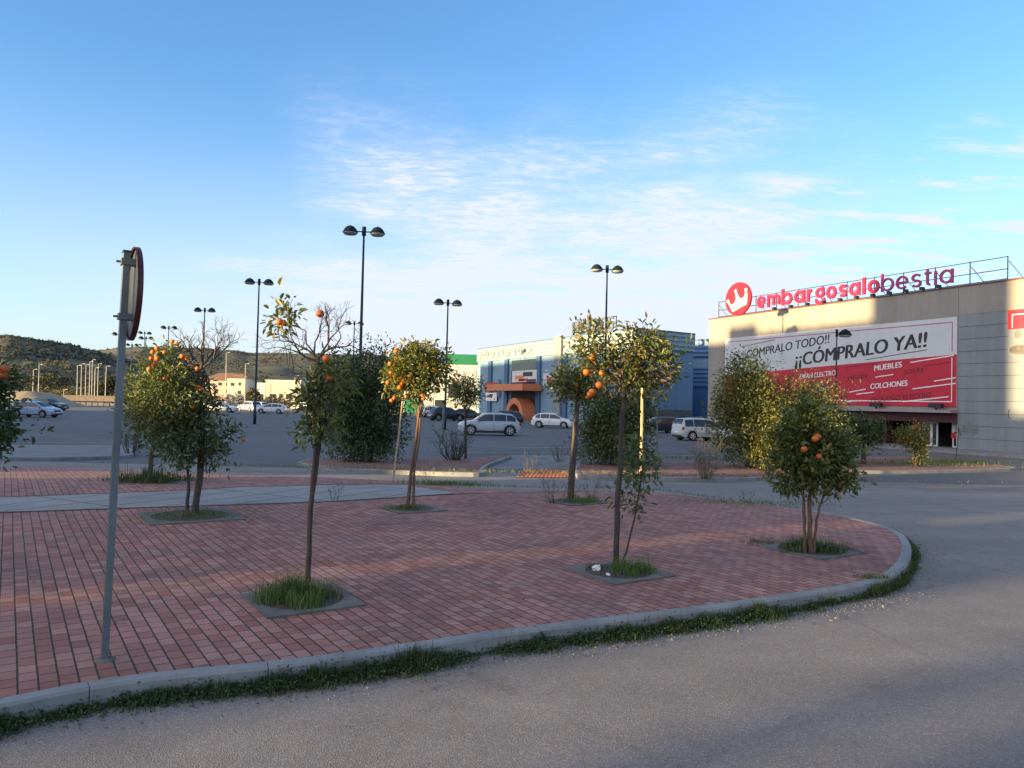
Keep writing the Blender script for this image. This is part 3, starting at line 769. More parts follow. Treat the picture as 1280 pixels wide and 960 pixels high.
# goods inside the entrance
a0 = F(1168, 550)[0]
rt = thing('metal_table', 'small dark table standing in the open shop doorway', 'table', FR(a0, -2.2, .13))
MB().box(a0, a0 + 1.3, -2.8, -2.0, .85, .9, FR).build('top', m_galv, rt)
for xx in (0.04, 1.2):
    for cc in (-2.76, -2.08): MB().box(a0 + xx, a0 + xx + .05, cc, cc + .05, .13, .85, FR).build('leg', m_galv, rt)
# graffiti smudge and scratch
gf = MB()
random.seed(3)
for i in range(9):
    x, y = 1204 + i * 2.1, 537; a_, b_ = F(x, y + random.uniform(-3, 3)); gf.box(a_, a_ + .10, .0125, .016, b_ - .25, b_ + random.uniform(.1, .35), FR); gf.box(a_ - .08, a_ + .22, .0125, .0155, b_ - .05, b_ + .02, FR)
gf.build('graffiti', m_ygray, shop)
L = [FR(*(lambda q: (q[0], 0.016, q[1]))(F(x, y))) for x, y in ((1262, 512), (1260.5, 517), (1261, 521), (1263, 523))]
MB().tube(L, 0.02, 5).build('scratch', m_black, shop)

# text
def text_mesh(s, offset=0.0, shear=0.0, extrude=0.0, space=1.0):
    cu_ = bpy.data.curves.new('lettering', 'FONT'); cu_.body = s; cu_.offset = offset; cu_.shear = shear; cu_.extrude = extrude; cu_.space_character = space; cu_.resolution_u = 4
    o = bpy.data.objects.new('lettering', cu_); link(o); C.view_layer.update()
    me = bpy.data.meshes.new_from_object(o.evaluated_get(C.evaluated_depsgraph_get()))
    vs = [v.co.copy() for v in me.vertices]; fs = [tuple(p.vertices) for p in me.polygons]
    bpy.data.objects.remove(o); bpy.data.meshes.remove(me); return vs, fs
def fit_text(s, frame, a0, a1, b0, b1, c, mat, parent, name='lettering', thick=0.02, **k):
    vs, fs = text_mesh(s, extrude=0.5, **k)
    x0, x1 = min(v.x for v in vs), max(v.x for v in vs); y0, y1 = min(v.y for v in vs), max(v.y for v in vs)
    out = [frame(a0 + (v.x - x0) / (x1 - x0) * (a1 - a0), c + (thick if v.z > 0 else 0), b0 + (v.y - y0) / (y1 - y0) * (b1 - b0)) for v in vs]
    return mobj(name, out, fs, mat, parent)
bn = thing('banner', 'huge white and red advertising banner on the shop front', 'banner', FR(aC, .02, bB0))
bT = bB1
MB().box(aC, aR - .05, 0.005, 0.06, bB0, bT, FR).build('white_sheet', m_bwhite, bn)
# red lower part (slanted top edge)
aq, bq = F(963, 464); ar_, br_ = F(1196, 443)
sl = (br_ - bq) / (ar_ - aq); bl = bq - sl * (aq - aC)
vs = [FR(a, c, b) for c in (0.0605, 0.066) for a, b in ((aC, bB0), (aR - .05, bB0), (aR - .05, br_), (aC, bl))]
mobj('red_sheet', vs, [(0, 3, 2, 1), (4, 5, 6, 7), (0, 1, 5, 4), (1, 2, 6, 5), (2, 3, 7, 6), (3, 0, 4, 7)], m_bred, bn)
def fline(pts, wd, mat, c=0.067, nm='stripe'):
    for (p, q) in pts:
        a0, b0 = F(*p); a1, b1 = F(*q); h = wd / 2
        vs = [FR(a, cc, b) for cc in (c, c + .006) for a, b in ((a0, b0 - h), (a1, b1 - h), (a1, b1 + h), (a0, b0 + h))]
        mobj(nm, vs, [(0, 3, 2, 1), (4, 5, 6, 7), (0, 1, 5, 4), (1, 2, 6, 5), (2, 3, 7, 6), (3, 0, 4, 7)], mat, bn)
# border line
ai, ao, i_ = aR - .05 - .35, aR - .05 - .29, .3
f = MB(); f.box(ai, ao, .067, .072, bB0 + i_, br_ - .2, FR); f.box(aC + .3, ai, .067, .072, bB0 + i_, bB0 + i_ + .07, FR); f.build('border', m_wink, bn)
f = MB(); f.box(ai, ao, .0605, .066, br_ + .2, bT - .3, FR); f.box(aC + .3, ai, .0605, .066, bT - .36, bT - .3, FR); f.box(aC + .3, aC + .36, .0605, .066, bl + 3, bT - .36, FR); f.build('border_upper', m_lmag, bn)
def ztxt(s, zx0, zx1, ybase0, ytop1, zx_top, mat, off=0.012, **k):
    """positions from an enlarged detail: left/right x, baseline y at left, top y at right"""
    X = lambda v: 860 + v / 3.048
    Y = lambda v: 320 + v / 3.048
    a0, b0 = F(X(zx0), Y(ybase0)); a1, b1 = F(X(zx_top), Y(ytop1)); a1 = F(X(zx1), Y(ytop1))[0]
    red = mat in (m_wink, m_inkred)
    return fit_text(s, FR, a0, a1, b0, b1, 0.067 if red else 0.0605, mat, bn, offset=off, thick=0.008, **k)
CAPH = max(v.y for v in text_mesh('H')[0])
def stxt(t_, L_, R_, cap, mat, off=0.012, shear=0.0):
    a0, b0 = F(*L_); a1, b1 = F(*R_); h = F(R_[0], R_[1] - cap)[1] - b1; c = 0.067 if mat in (m_wink, m_inkred) else 0.0605
    vs, fs = text_mesh(t_, offset=0.0, extrude=0.5)
    if off > .01:
        n0 = len(vs); e_ = off * 1.4; base_v, base_f = list(vs), list(fs)
        for q_ in (1, 2):
            vs = vs + [Vector((v.x + e_ * q_, v.y, v.z * (1 + .3 * q_))) for v in base_v]; fs = fs + [tuple(i + n0 * q_ for i in f) for f in base_f]
    x0, x1 = min(v.x for v in vs), max(v.x for v in vs); out = []
    for v in vs:
        f_ = (v.x - x0) / (x1 - x0); y = v.y / CAPH * h; out.append(FR(a0 + (a1 - a0) * f_ + y * shear, c + max(0, v.z) * .016, b0 + (b1 - b0) * f_ + y))
    return mobj('lettering', out, fs, mat, bn)
stxt('¡¡CÓMPRALO TODO!!', (928.5, 448.5), (1037, 428.6), 10.7, m_ink, 0.012, .08)
stxt('¡¡CÓMPRALO YA!!', (994.4, 457.6), (1159, 433.2), 18.2, m_ink, 0.024, .08)
stxt('GRAN ELECTRO', (1000.3, 474), (1045.3, 468.9), 6.2, m_wink, 0.018, .05)
stxt('JARDÍN', (1059.4, 475.2), (1084, 472.3), 5, m_inkred, 0.006, .05)
stxt('MUEBLES', (1093.4, 463.7), (1128.2, 458.9), 6.9, m_wink, 0.022, .05)
stxt('SOFÁS', (1130.4, 467.8), (1155, 464.9), 5.2, m_inkred, 0.006, .05)
stxt('COLCHONES', (1088.6, 486.4), (1135.2, 482.1), 6.9, m_wink, 0.022, .05)
stxt('LEVO', (1020.4, 490.2), (1037.5, 488.4), 5.5, m_wink, 0.016, .05)
stxt('DO', (1050, 500.6), (1060, 499.3), 5, m_inkred, 0.006, .05)
stxt('PEQUEÑO ELECTRO', (1090, 502.7), (1164.8, 496.4), 6.2, m_inkred, 0.008, .05)
z3 = lambda a, b: (980 + a / 5.818, 440 + b / 5.818)
z = lambda a, b: (860 + a / 3.048, 320 + b / 3.048)
fline([(z3(*p), z3(*q)) for p, q in (((925, 76), (1240, 24)), ((668, 183), (800, 163)), ((1095, 212), (1255, 187)), ((940, 268), (1255, 228)), ((480, 292), (600, 270)), ((530, 307), (660, 292)), ((870, 362), (1200, 325)), ((440, 365), (570, 352)))], 0.075, m_wink)
fline([((928, 433.5), (969, 424.6)), ((1083, 449.8), (1160, 437.2))], 0.05, m_ink, 0.0605)
fline([(z(440, 462), z(500, 455)), (z(600, 425), z(720, 410)), (z(900, 420), z(1000, 405)), (z(430, 500), z(470, 494))], 0.04, m_inkred)
for px in (1101, 1176):
    a_ = F(px, 504)[0]; o = thing('floodlight', 'small black floodlight on the canopy, %s' % ('nearer the middle of the banner' if px < 1150 else 'near the right end of the banner'), 'floodlight', FR(a_, .5, bRec + .2), 'floodlights under the banner')
    MB().box(a_ - .45, a_ + .45, .35, .65, bRec + .34, bRec + .62, FR).build('housing', m_black, o); MB().box(a_ - .04, a_ + .04, .45, .55, bRec + .2, bRec + .34, FR).build('bracket', m_black, o)
# red and grey poster on the right
ps = thing('poster', 'poster with red top and grey picture on the right wall', 'poster', FR(*(lambda q: (q[0], .02, q[1]))(F(1260, 446))))
a0 = F(1260, 420)[0]; a1 = a0 + 7
b0, bm_, b1 = F(1260, 446)[1], F(1260, 412)[1], F(1260, 388)[1]
MB().box(a0, a1, .013, .04, bm_, b1, FR).build('red_sheet', m_bred, ps); MB().box(a0, a1, .013, .04, b0, bm_ - .003, FR).build('picture', m_panel, ps)
MB().box(a0 + .25, a0 + .31, .041, .045, bm_ + .1, b1 - .25, FR).build('border', m_wink, ps); MB().box(a0 + .31, a1 - .3, .041, .045, b1 - .33, b1 - .27, FR).build('border', m_wink, ps)
for i, (da, db, wa, hb, mm) in enumerate(((.1, .1, 1.3, .6, m_conc), (.4, 1.1, .5, .5, m_ygray), (1.6, .2, 1.2, .4, m_conc), (1.3, 1.0, .4, .6, m_ygray), (2.4, 1.0, 1.2, 1.0, m_ygray))):
    MB().lathe([(wa * .5, 0), (wa * .42, .008)], 16, (0, 0, 0)).v
    q = MB(); vs = []; 
    for k in range(16):
        t = k * math.pi / 8; vs.append((a0 + da + wa / 2 + math.cos(t) * wa / 2, .041 + .001 * i, b0 + db + hb / 2 + math.sin(t) * hb / 2))
    q.add([FR(*v) for v in vs] + [FR(v[0], v[1] + .004, v[2]) for v in vs], [tuple(range(16)), tuple(range(31, 15, -1))]); q.build('drawing', mm, ps)

# roof sign
rs = thing('roof_sign', 'red lettered rooftop sign with crown disc standing on the shop roof', 'sign', FR(2, -.3, HT))
cS = 0.05
bl0 = F(952, 385.4, cS)[1]; bl1 = F(1184, 354.6, cS)[1]; xh0 = F(952, 370.4, cS)[1] - bl0; xh1 = F(1184, 337.0, cS)[1] - bl1
def arc(cx, cy, rx, ry, a0, a1, n=20): return [(cx + rx * math.cos(R(a0 + (a1 - a0) * i / n)), cy + ry * math.sin(R(a0 + (a1 - a0) * i / n))) for i in range(n + 1)]
GL = {'e': [arc(.5, .5, .5, .5, -40, -360, 26)[::-1][:0] + arc(.5, .5, .5, .5, 0, 315, 26), [(0, .5), (1, .5)]],
 'm': [[(0, 0), (0, 1)], arc(.25, .68, .25, .30, 180, 0, 10) + [(.5, 0)], arc(.75, .68, .25, .30, 180, 0, 10) + [(1, 0)]],
 'b': [[(0, 0), (0, 1.42)], arc(.5, .5, .5, .5, 0, 360, 28)], 'a': [[(1, 0), (1, 1)], arc(.5, .5, .5, .5, 0, 360, 28)],
 'r': [[(0, 0), (0, 1)], arc(.62, .42, .62, .56, 180, 75, 10)], 'g': [arc(.48, .62, .44, .38, 0, 360, 26), arc(.5, -.16, .5, .26, 150, 390, 20), [(.7, .92), (1.0, 1.12)]],
 'o': [arc(.5, .5, .5, .5, 0, 360, 28)], 's': [arc(.5, .75, .46, .25, 30, 270, 14) + arc(.5, .25, .46, .25, 90, -150, 14)[1:]], 'l': [[(.5, 0), (.5, 1.38)]],
 't': [[(.42, 1.30), (.42, .22)] + arc(.72, .22, .30, .20, 180, 290, 8), [(0, 1), (1, 1)]], 'i': [[(.5, 0), (.5, 1)]]}
def stroke(mb, pts, wd, c0, c1):
    closed = abs(pts[0][0] - pts[-1][0]) + abs(pts[0][1] - pts[-1][1]) < 1e-3
    n = len(pts); L_ = []; 
    for i, p in enumerate(pts):
        q0 = pts[i - 1] if i > 0 else (pts[-2] if closed else pts[0]); q1 = pts[i + 1] if i < n - 1 else (pts[1] if closed else pts[-1])
        tx, ty = q1[0] - q0[0], q1[1] - q0[1]; l_ = math.hypot(tx, ty) or 1; nx, ny = -ty / l_ * wd / 2, tx / l_ * wd / 2; L_.append(((p[0] + nx, p[1] + ny), (p[0] - nx, p[1] - ny)))
    vs = []
    for (A, B) in L_: vs += [FR(A[0], c0, A[1]), FR(B[0], c0, B[1]), FR(B[0], c1, B[1]), FR(A[0], c1, A[1])]
    fs = [(i * 4 + k, i * 4 + (k + 1) % 4, i * 4 + 4 + (k + 1) % 4, i * 4 + 4 + k) for i in range(n - 1) for k in range(4)]
    if not closed: fs += [(0, 1, 2, 3), tuple((n - 1) * 4 + k for k in (3, 2, 1, 0))]
    mb.add(vs, fs)
LT = [('e', 947.3, 957.5), ('m', 960, 976), ('b', 977.8, 991), ('a', 993.8, 1007), ('r', 1009.6, 1018), ('g', 1020, 1032.3), ('o', 1034, 1046.3), ('s', 1049.4, 1060), ('a', 1062.5, 1076), ('l', 1078.5, 1083), ('o', 1085.8, 1100),
 ('b', 1102.5, 1118), ('e', 1121, 1136), ('s', 1140, 1153), ('t', 1155.6, 1166), ('i', 1168.5, 1172), ('a', 1175.6, 1192.5)]
for n_, (ch, xa, xb) in enumerate(LT):
    thin = n_ > 10; xm = (xa + xb) / 2; f_ = (xm - 952) / 232; yb_ = 385.4 + (354.6 - 385.4) * f_
    a0, a1 = F(xa, yb_, cS)[0], F(xb, yb_, cS)[0]; bb = bl0 + (bl1 - bl0) * f_; xh = xh0 + (xh1 - xh0) * f_; sw = .15 if thin else .25
    mb = MB()
    for k, st_ in enumerate(GL[ch]):
        P_ = [(a0 + sw / 2 + x * (a1 - a0 - sw), bb + sw / 2 + y * (xh - sw)) for x, y in st_]
        if len(st_) == 2 and st_[0][0] == st_[1][0]: P_[0] = (P_[0][0], P_[0][1] - sw / 2); P_[1] = (P_[1][0], P_[1][1] + sw / 2)
        stroke(mb, P_, sw, cS + .004 * k, cS + .14 + .004 * k)
    mb.build('letter', m_lmag if thin else m_lred, rs)
ac, bc = F(924.2, 373.8, cS); rz = 20.6 * (F(924, 350, cS)[1] - F(924, 400, cS)[1]) / 50; ra = F(940.4, 371.6, cS)[0] - ac
n = 40
def plate(nm, P_, c0, c1, mat):
    bm = bmesh.new(); fa = bm.faces.new([bm.verts.new(FR(a, c0, b) - ORG[rs.name]) for a, b in P_])
    ex = bmesh.ops.extrude_face_region(bm, geom=[fa]); bmesh.ops.translate(bm, verts=[v for v in ex['geom'] if isinstance(v, bmesh.types.BMVert)], vec=nf * (c1 - c0))
    bmesh.ops.triangulate(bm, faces=bm.faces[:]); bmesh.ops.recalc_face_normals(bm, faces=bm.faces[:]); me = bpy.data.meshes.new(nm); bm.to_mesh(me); bm.free(); me.materials.append(mat)
    o = link(bpy.data.objects.new(nm, me)); o.parent = rs; return o
dsc = plate('disc', [(ac + math.cos(2 * math.pi * k / n) * ra, bc + math.sin(2 * math.pi * k / n) * rz) for k in range(n)], cS, cS + .18, m_disc)
def zc_(x, y): return (ac + (x - 272) / 130 * ra, bc - (y + .1 * (x - 272) - 430) / 165 * rz)
CRW = [(166, 452), (180, 452), (205, 487), (232, 478), (252, 450), (257, 420), (244, 360), (260, 358), (280, 405), (305, 430), (332, 418), (346, 395), (348, 350), (362, 350), (369, 400), (366, 485), (300, 520), (222, 560)]
plate('crown_emblem', [zc_(*p) for p in CRW], cS + .185, cS + .21, m_cream)
for (x, y) in ((172, 450), (251, 352), (355, 346)):
    q = zc_(x, y); plate('crown_ball', [(q[0] + math.cos(k * .628) * ra * .10, q[1] + math.sin(k * .628) * ra * .10) for k in range(10)], cS + .188, cS + .215, m_cream)
fr_ = thing('sign_framework', 'thin dark steel railing framework behind the rooftop letters', 'framework', FR(1, -.4, HT))
aEnd = F(1262, 350)[0]; xs = np.arange(0.9, aEnd + 1, 2.4)
hL = (F(897, 374, -.4)[1] - HT) * .85; hR = hL
for x in xs:
    mb = MB(); mb.tube([FR(x, -.35, HT), FR(x, -.35, HT + hL)], 0.035, 5); mb.build('post', m_frame, fr_)
    MB().tube([FR(x + .05, -.36, HT + hL * .8), FR(x + .9, -1.1, HT - .3)], 0.028, 4).build('strut', m_frame, fr_)
for hh in (hL * .97, hL * .5, hL * .12): MB().tube([FR(xs[0], -.33, HT + hh), FR(xs[-1], -.33, HT + hh)], 0.026, 4).build('rail', m_frame, fr_)
for i in range(11):
    a_ = F(970 + i * 20.5, 385, 0)[0]
    MB().box(a_ - .1, a_ + .1, .0, .35, HT + .1, HT + .3, FR).build('spotlight', m_black, fr_)

# ---------------------------------------------------------------- blue building
Q0 = Vector((V(792, 480, 86).x, 86, -0.6)); Q1 = Vector((V(597, 480, 127).x, 127, -0.6)); Q2 = Vector((V(866, 480, 91.5).x, 91.5, -0.6))
bl_ = thing('blue_store', 'light blue store with pale ribbed top band and orange entrance canopy', 'building', Q0)
fa1 = (Q1 - Q0).normalized(); LA = (Q1 - Q0).length; na = Vector((fa1.y, -fa1.x, 0))
if na.dot(-Q0) < 0: na = -na
def FA(a, c, b): return Q0 + fa1 * a + na * c + Vector((0, 0, b))
def PA(px, py, c=0):
    r = ray(px, py); o = Vector((0, 0, CH)); q = Q0 + na * c; t = (q - o).dot(na) / r.dot(na); p = o + r * t; return (p - Q0).dot(fa1), p.z - Q0.z
fa2 = (Q2 - Q0).normalized(); LB = (Q2 - Q0).length; nb = Vector((fa2.y, -fa2.x, 0))
if nb.dot(-Q0) < 0: nb = -nb
def FB(a, c, b): return Q0 + fa2 * a + nb * c + Vector((0, 0, b))
def PB(px, py, c=0):
    r = ray(px, py); o = Vector((0, 0, CH)); q = Q0 + nb * c; t = (q - o).dot(nb) / r.dot(nb); p = o + r * t; return (p - Q0).dot(fa2), p.z - Q0.z
HB = PA(792, 411)[1]; hb_ = PB(830, 437)[1]
back_ = [Q0 + fa1 * LA, Q0, Q0 + fa2 * LB, Q0 + fa2 * LB - nb * 30, Q0 + fa1 * LA - na * 30]
vs = [Vector((p.x, p.y, -.65)) for p in back_] + [Vector((p.x, p.y, -.6 + HB - .1)) for p in back_]
mobj('wall', vs, [(0, 1, 2, 3, 4)[::-1], (5, 6, 7, 8, 9)] + [(i, (i + 1) % 5, 5 + (i + 1) % 5, 5 + i) for i in range(5)], m_bluew, bl_)
MB().box(0, LA, .01, .25, hb_, HB, FA).build('ribbed_band', m_rib, bl_); MB().box(0, LB, .01, .25, hb_, HB, FB).build('ribbed_band', m_rib, bl_)
MB().box(-.1, LA, -.1, .3, HB, HB + .12, FA).build('coping', m_bluec, bl_); MB().box(-.1, LB, -.1, .3, HB + .002, HB + .122, FB).build('coping', m_bluec, bl_)
MB().box(0.2, LB - .2, .01, .06, -.05, 2.0, FB).build('concrete_plinth', m_conc, bl_)
for px in (613.5, 634, 674, 707, 757):
    a_ = PA(px, 480)[0]; MB().box(a_ - .6, a_ + .6, .01, .3, 0, hb_, FA).build('column', m_bluec, bl_)
a0, a1 = PA(706, 440)[0], PA(697, 440)[0]; MB().box(min(a0, a1), max(a0, a1), .31, .6, 0, HB + .35, FA).build('white_portal', m_panel, bl_)
a0, a1 = sorted((PA(672, 500)[0], PA(637, 500)[0])); bc0 = PA(650, 489)[1]; bc1 = PA(650, 481)[1]
MB().box(a0 + .6, a1 - .6, .02, .08, 0, bc0, FA).build('entrance_glazing', m_dark, bl_)
MB().box(a0 - 1.5, a1 + 1.5, .3, 3.2, bc0, bc1, FA).build('canopy', m_orangec, bl_)
MB().box(a0 + .6, a1 - .6, .02, .12, bc1 + .1, hb_ - .3, FA).build('window', m_glass, bl_)
ax, bx = PA(659, 530)[0], 0
for (ro, ri, cc, mm, nm) in ((3.6, 2.6, .5, m_orangec, 'entrance_arch'),):
    vs = []; N_ = 20; Hh = PA(660, 498)[1]
    for c2 in (.09, 2.2):
        for r_ in (1.0, .72):
            for k in range(N_ + 1): t = math.pi * k / N_; vs.append(FA(ax + 3.0 * math.cos(t) * r_, c2, Hh * math.sin(t) * r_ + .02))
    m_ = N_ + 1; fs = []
    for k in range(N_): fs += [(k, k + 1, m_ + k + 1, m_ + k), (2 * m_ + k, 2 * m_ + k + 1, 3 * m_ + k + 1, 3 * m_ + k), (k, k + 1, 2 * m_ + k + 1, 2 * m_ + k), (m_ + k, m_ + k + 1, 3 * m_ + k + 1, 3 * m_ + k)]
    mobj(nm, vs, fs, mm, bl_)
# posters on the blue wall
for (x0, x1, y0, y1, mm, lab) in ((621, 606, 478, 489, m_bred, 'red and white poster left of the orange canopy'), (621, 607, 491, 501, m_wink, 'pale poster under the red one on the blue wall'), (624.5, 622, 474, 497, m_blued, 'narrow dark blue poster beside the canopy'), (671, 640, 462, 478, m_bwhite, 'wide collage poster over the orange canopy'), (700, 679, 466, 482, m_bwhite, 'pale poster right of the orange canopy')):
    p, q = PA(x0, y0, .35), PA(x1, y1, .35); a0, a1 = sorted((p[0], q[0])); b0, b1 = sorted((p[1], q[1]))
    po = thing('wall_poster', lab, 'poster', FA(a0, .32, b0)); MB().box(a0, a1, .31, .37, b0, b1, FA).build('sheet', mm, po)
    random.seed(int(x0))
    for _ in range(7):
        u, v_ = random.uniform(a0, a1 - .4 * (a1 - a0)), random.uniform(b0, b1 - .4 * (b1 - b0)); MB().box(u, u + random.uniform(.1, .38) * (a1 - a0), .372, .375 + .002 * random.random(), v_, v_ + random.uniform(.1, .38) * (b1 - b0), FA).build('print', random.choice([m_orangec, m_blued, m_lred, m_ink, m_cream]), po)
# letters
q0, q1 = PA(664, 447, .3), PA(600, 455, .3)
def FAr(a, c, b): return FA(-a, c, b)
ls = thing('wall_sign', 'grey outlined letters on the left part of the pale ribbed band', 'sign', FA(q1[0], .3, hb_ + .4))
fit_text('MOTO MD', FAr, -q1[0], -q0[0], hb_ + .5, HB - .5, .26, m_ribl, ls, 'lettering', .12, offset=0.0)
q0, q1 = PA(768, 405, .0), PA(716, 405, .0)
ls = thing('rooftop_letters', 'grey rooftop letters standing above the corner of the blue store', 'sign', FA(q1[0], 0, HB))
fit_text('METROS', FAr, -q1[0], -q0[0], HB + .2, HB + 1.9, .0, m_galv, ls, 'lettering', .15, offset=0.01)
lf = MB(); lf.box(min(q0[0], q1[0]), max(q0[0], q1[0]), -.3, -.22, HB + 1.8, HB + 1.9, FA); lf.box(min(q0[0], q1[0]), max(q0[0], q1[0]), -.3, -.22, HB + .5, HB + .6, FA)
for t in range(6): a_ = q0[0] + (q1[0] - q0[0]) * t / 5; lf.box(a_ - .04, a_ + .04, -.3, -.22, HB, HB + 1.9, FA)
lf.build('frame', m_frame, ls)
# second blue wing
W0 = Vector((V(862, 480, 100).x, 100, -0.6)); W1 = Vector((V(935, 480, 96).x, 96, -0.6))
wg = thing('blue_annex', 'darker blue annex with ribbed top between the blue store and the shop', 'building', W0)
d_ = (W1 - W0).normalized(); nn_ = Vector((d_.y, -d_.x, 0))
def FW(a, c, b): return W0 + d_ * a + nn_ * c + Vector((0, 0, b))
hw = V(870, 424.5, 100).z + .6; LW = (W1 - W0).length; h2 = V(870, 447, 100).z + .6; h3, h4, h5 = V(870, 460, 100).z + .6, V(870, 484, 100).z + .6, V(870, 487, 100).z + .6
MB().box(0, LW, -20, 0, -.05, hw, FW).build('wall', m_bluew, wg); MB().box(0, LW, .01, .2, h2, hw, FW).build('ribbed_band', m_ribb, wg)
MB().box(0, LW, .01, .2, h4, h3, FW).build('ribbed_band', m_ribb, wg); MB().box(0, LW, .01, .1, 0, h4, FW).build('loading_door', m_blued, wg)
# green-topped building
K0 = Vector((V(503, 480, 140).x, 140, -0.6)); kx = V(612, 480, 140).x - K0.x
gb = thing('green_topped_store', 'white store with a dark green fascia beyond the parked cars', 'building', K0)
ht = V(578, 443, 140).z + .6; hl = V(578, 455.5, 140).z + .6
MB().box(K0.x, K0.x + kx, 140, 170, -.65, -.6 + hl, None).build('wall', m_wallw, gb); MB().box(V(556, 480, 139.7).x, K0.x + kx + .1, 139.7, 170.1, -.6 + hl, -.6 + ht, None).build('fascia', m_green, gb)
for (x0, x1, y0, y1, mm) in ((529, 541, 497, 515, m_wallw), (505, 528, 497, 518, m_green), (560, 575, 480, 497, m_winb), (543, 556, 500, 520, m_winb)):
    p, q = V(x0, y1, 139.9), V(x1, y0, 139.9); MB().box(p.x, q.x, 139.9, 139.99, p.z, q.z).build('window', mm, gb)

# ---------------------------------------------------------------- hills
def ridge(tab, name, d0, d1, jag, seed, mat):
    azs = np.linspace(tab[0][0], tab[-1][0], 260); N = 26; vs = []; fs = []
    for i, px in enumerate(azs):
        py = np.interp(px, [t[0] for t in tab], [t[1] for t in tab]); r = ray(px, py); a = math.atan2(r.x, r.y); te = r.z / math.hypot(r.x, r.y)
        te += jag * mn.noise(Vector((px * .05, seed, 0))) + jag * .6 * mn.noise(Vector((px * .2, seed, 3)))
        for j in range(N + 6):
            t = min(j / N, 1.0); d = d0 + (d1 - d0) * j / N; z1 = CH + te * d1
            z = -0.7 + (z1 + 0.7) * (t ** 1.25)
            if j > N: z = z1 - (j - N) * 6
            z += (6.0 * mn.noise(Vector((math.sin(a) * d * .012, math.cos(a) * d * .012, seed))) + 2.5 * mn.noise(Vector((math.sin(a) * d * .04, math.cos(a) * d * .04, seed)))) * math.sin(math.pi * min(t, 1)) 
            vs.append((math.sin(a) * d, math.cos(a) * d, z))
    M_ = N + 6
    for i in range(len(azs) - 1):
        for j in range(M_ - 1): k = i * M_ + j; fs.append((k, k + M_, k + M_ + 1, k + 1))
    o = mobj(name, vs, fs, mat, smooth=True); tag(o, kind='structure'); return vs, M_
def hillm(name, tone):
    m = NM(name, 0.95)
    c = m.ramp(m.noise(0.010, 6, 0.62), [(0.36, (0.050 * tone, 0.060 * tone, 0.030 * tone)), (0.50, (0.085 * tone, 0.080 * tone, 0.042 * tone)), (0.66, (0.13 * tone, 0.105 * tone, 0.062 * tone))])
    sc = m.ramp(m.vor(0.14), [(0.12, 0.42), (0.34, 1.0)]); s2 = m.ramp(m.noise(0.11, 5, 0.7), [(0.38, 0.6), (0.6, 1.15)])
    m.col(m.mix(1.0, m.mix(1.0, c, sc, 'MULTIPLY'), s2, 'MULTIPLY')); return m.done()
m_h1, m_h2 = hillm('scrub_hill', .85), hillm('far_scrub_hill', 1.0)
h1, M1 = ridge([(-420, 432), (-200, 424), (0, 419), (22, 420), (57, 425), (87, 431), (120, 438), (150, 446), (200, 456), (260, 470), (330, 485), (420, 497)], 'hill', 300, 720, 0.0022, 5, m_h1)
h2_, M2 = ridge([(-420, 450), (60, 446), (110, 440), (150, 434.5), (200, 432.5), (260, 435.5), (320, 441), (400, 442), (470, 444), (540, 452), (620, 466), (720, 485), (900, 508), (1500, 530)], 'far_hill', 520, 1250, 0.0016, 9, m_h2)
# scrub trees dotted over the hills
P = []; D = []; LL = []
for (hv, Mx, k, sc) in ((h1, M1, 9000, 0.55), (h2_, M2, 9000, 0.95)):
    for _ in range(k):
        i = rng.integers(0, 259); j = int(rng.integers(1, Mx - 6)); a, b_ = Vector(hv[i * Mx + j]), Vector(hv[(i + 1) * Mx + j + 1]); p = a.lerp(b_, rng.random())
        if mn.noise(p * 0.012) + .5 * mn.noise(p * .05) < -0.22: continue
        h = rng.uniform(1.2, 3.0) * sc
        for q in range(9):
            P.append(p + Vector((rng.normal(0, h * .38), rng.normal(0, h * .38), abs(rng.normal(h * .3, h * .22))))); D.append(Vector(rng.normal(0, 1, 3))); LL.append(h * .75)
m_scrub = leafmat('scrub_leaf', [(0.045, 0.050, 0.028), (0.062, 0.062, 0.036), (0.080, 0.070, 0.042)], 0.05, 0.9)
LL = np.array(LL); tag(leaf_obj('hill_scrub', P, D, LL, LL * .8, m_scrub), 'dark scrub and small trees scattered over the hillsides', 'scrub', kind='stuff')
# scrub belt at the far edge of the lot
P = []; D = []; LL = []
for _ in range(1500):
    px = rng.uniform(-150, 520); Y = rng.uniform(168, 290); p = V(px, 500, Y); p.z = -.6; h = rng.uniform(1.0, 3.4) * (1.0 if px > 240 else 1.25)
    if mn.noise(Vector((px * .03, Y * .03, 0))) < -0.1: continue
    for q in range(26):
        P.append(p + Vector((rng.normal(0, h * .45), rng.normal(0, h * .45), abs(rng.normal(h * .45, h * .28))))); D.append(Vector(rng.normal(0, 1, 3))); LL.append(.55)
m_scrub2 = leafmat('field_scrub', [(0.04, 0.05, 0.02), (0.07, 0.07, 0.03), (0.14, 0.09, 0.045), (0.06, 0.05, 0.03), (0.10, 0.07, 0.04)], 0.1, 0.9)
tag(leaf_obj('roadside_scrub', P, D, np.array(LL), np.array(LL) * .7, m_scrub2), 'mixed green and brown scrub beyond the far edge of the car park', 'scrub', kind='stuff')

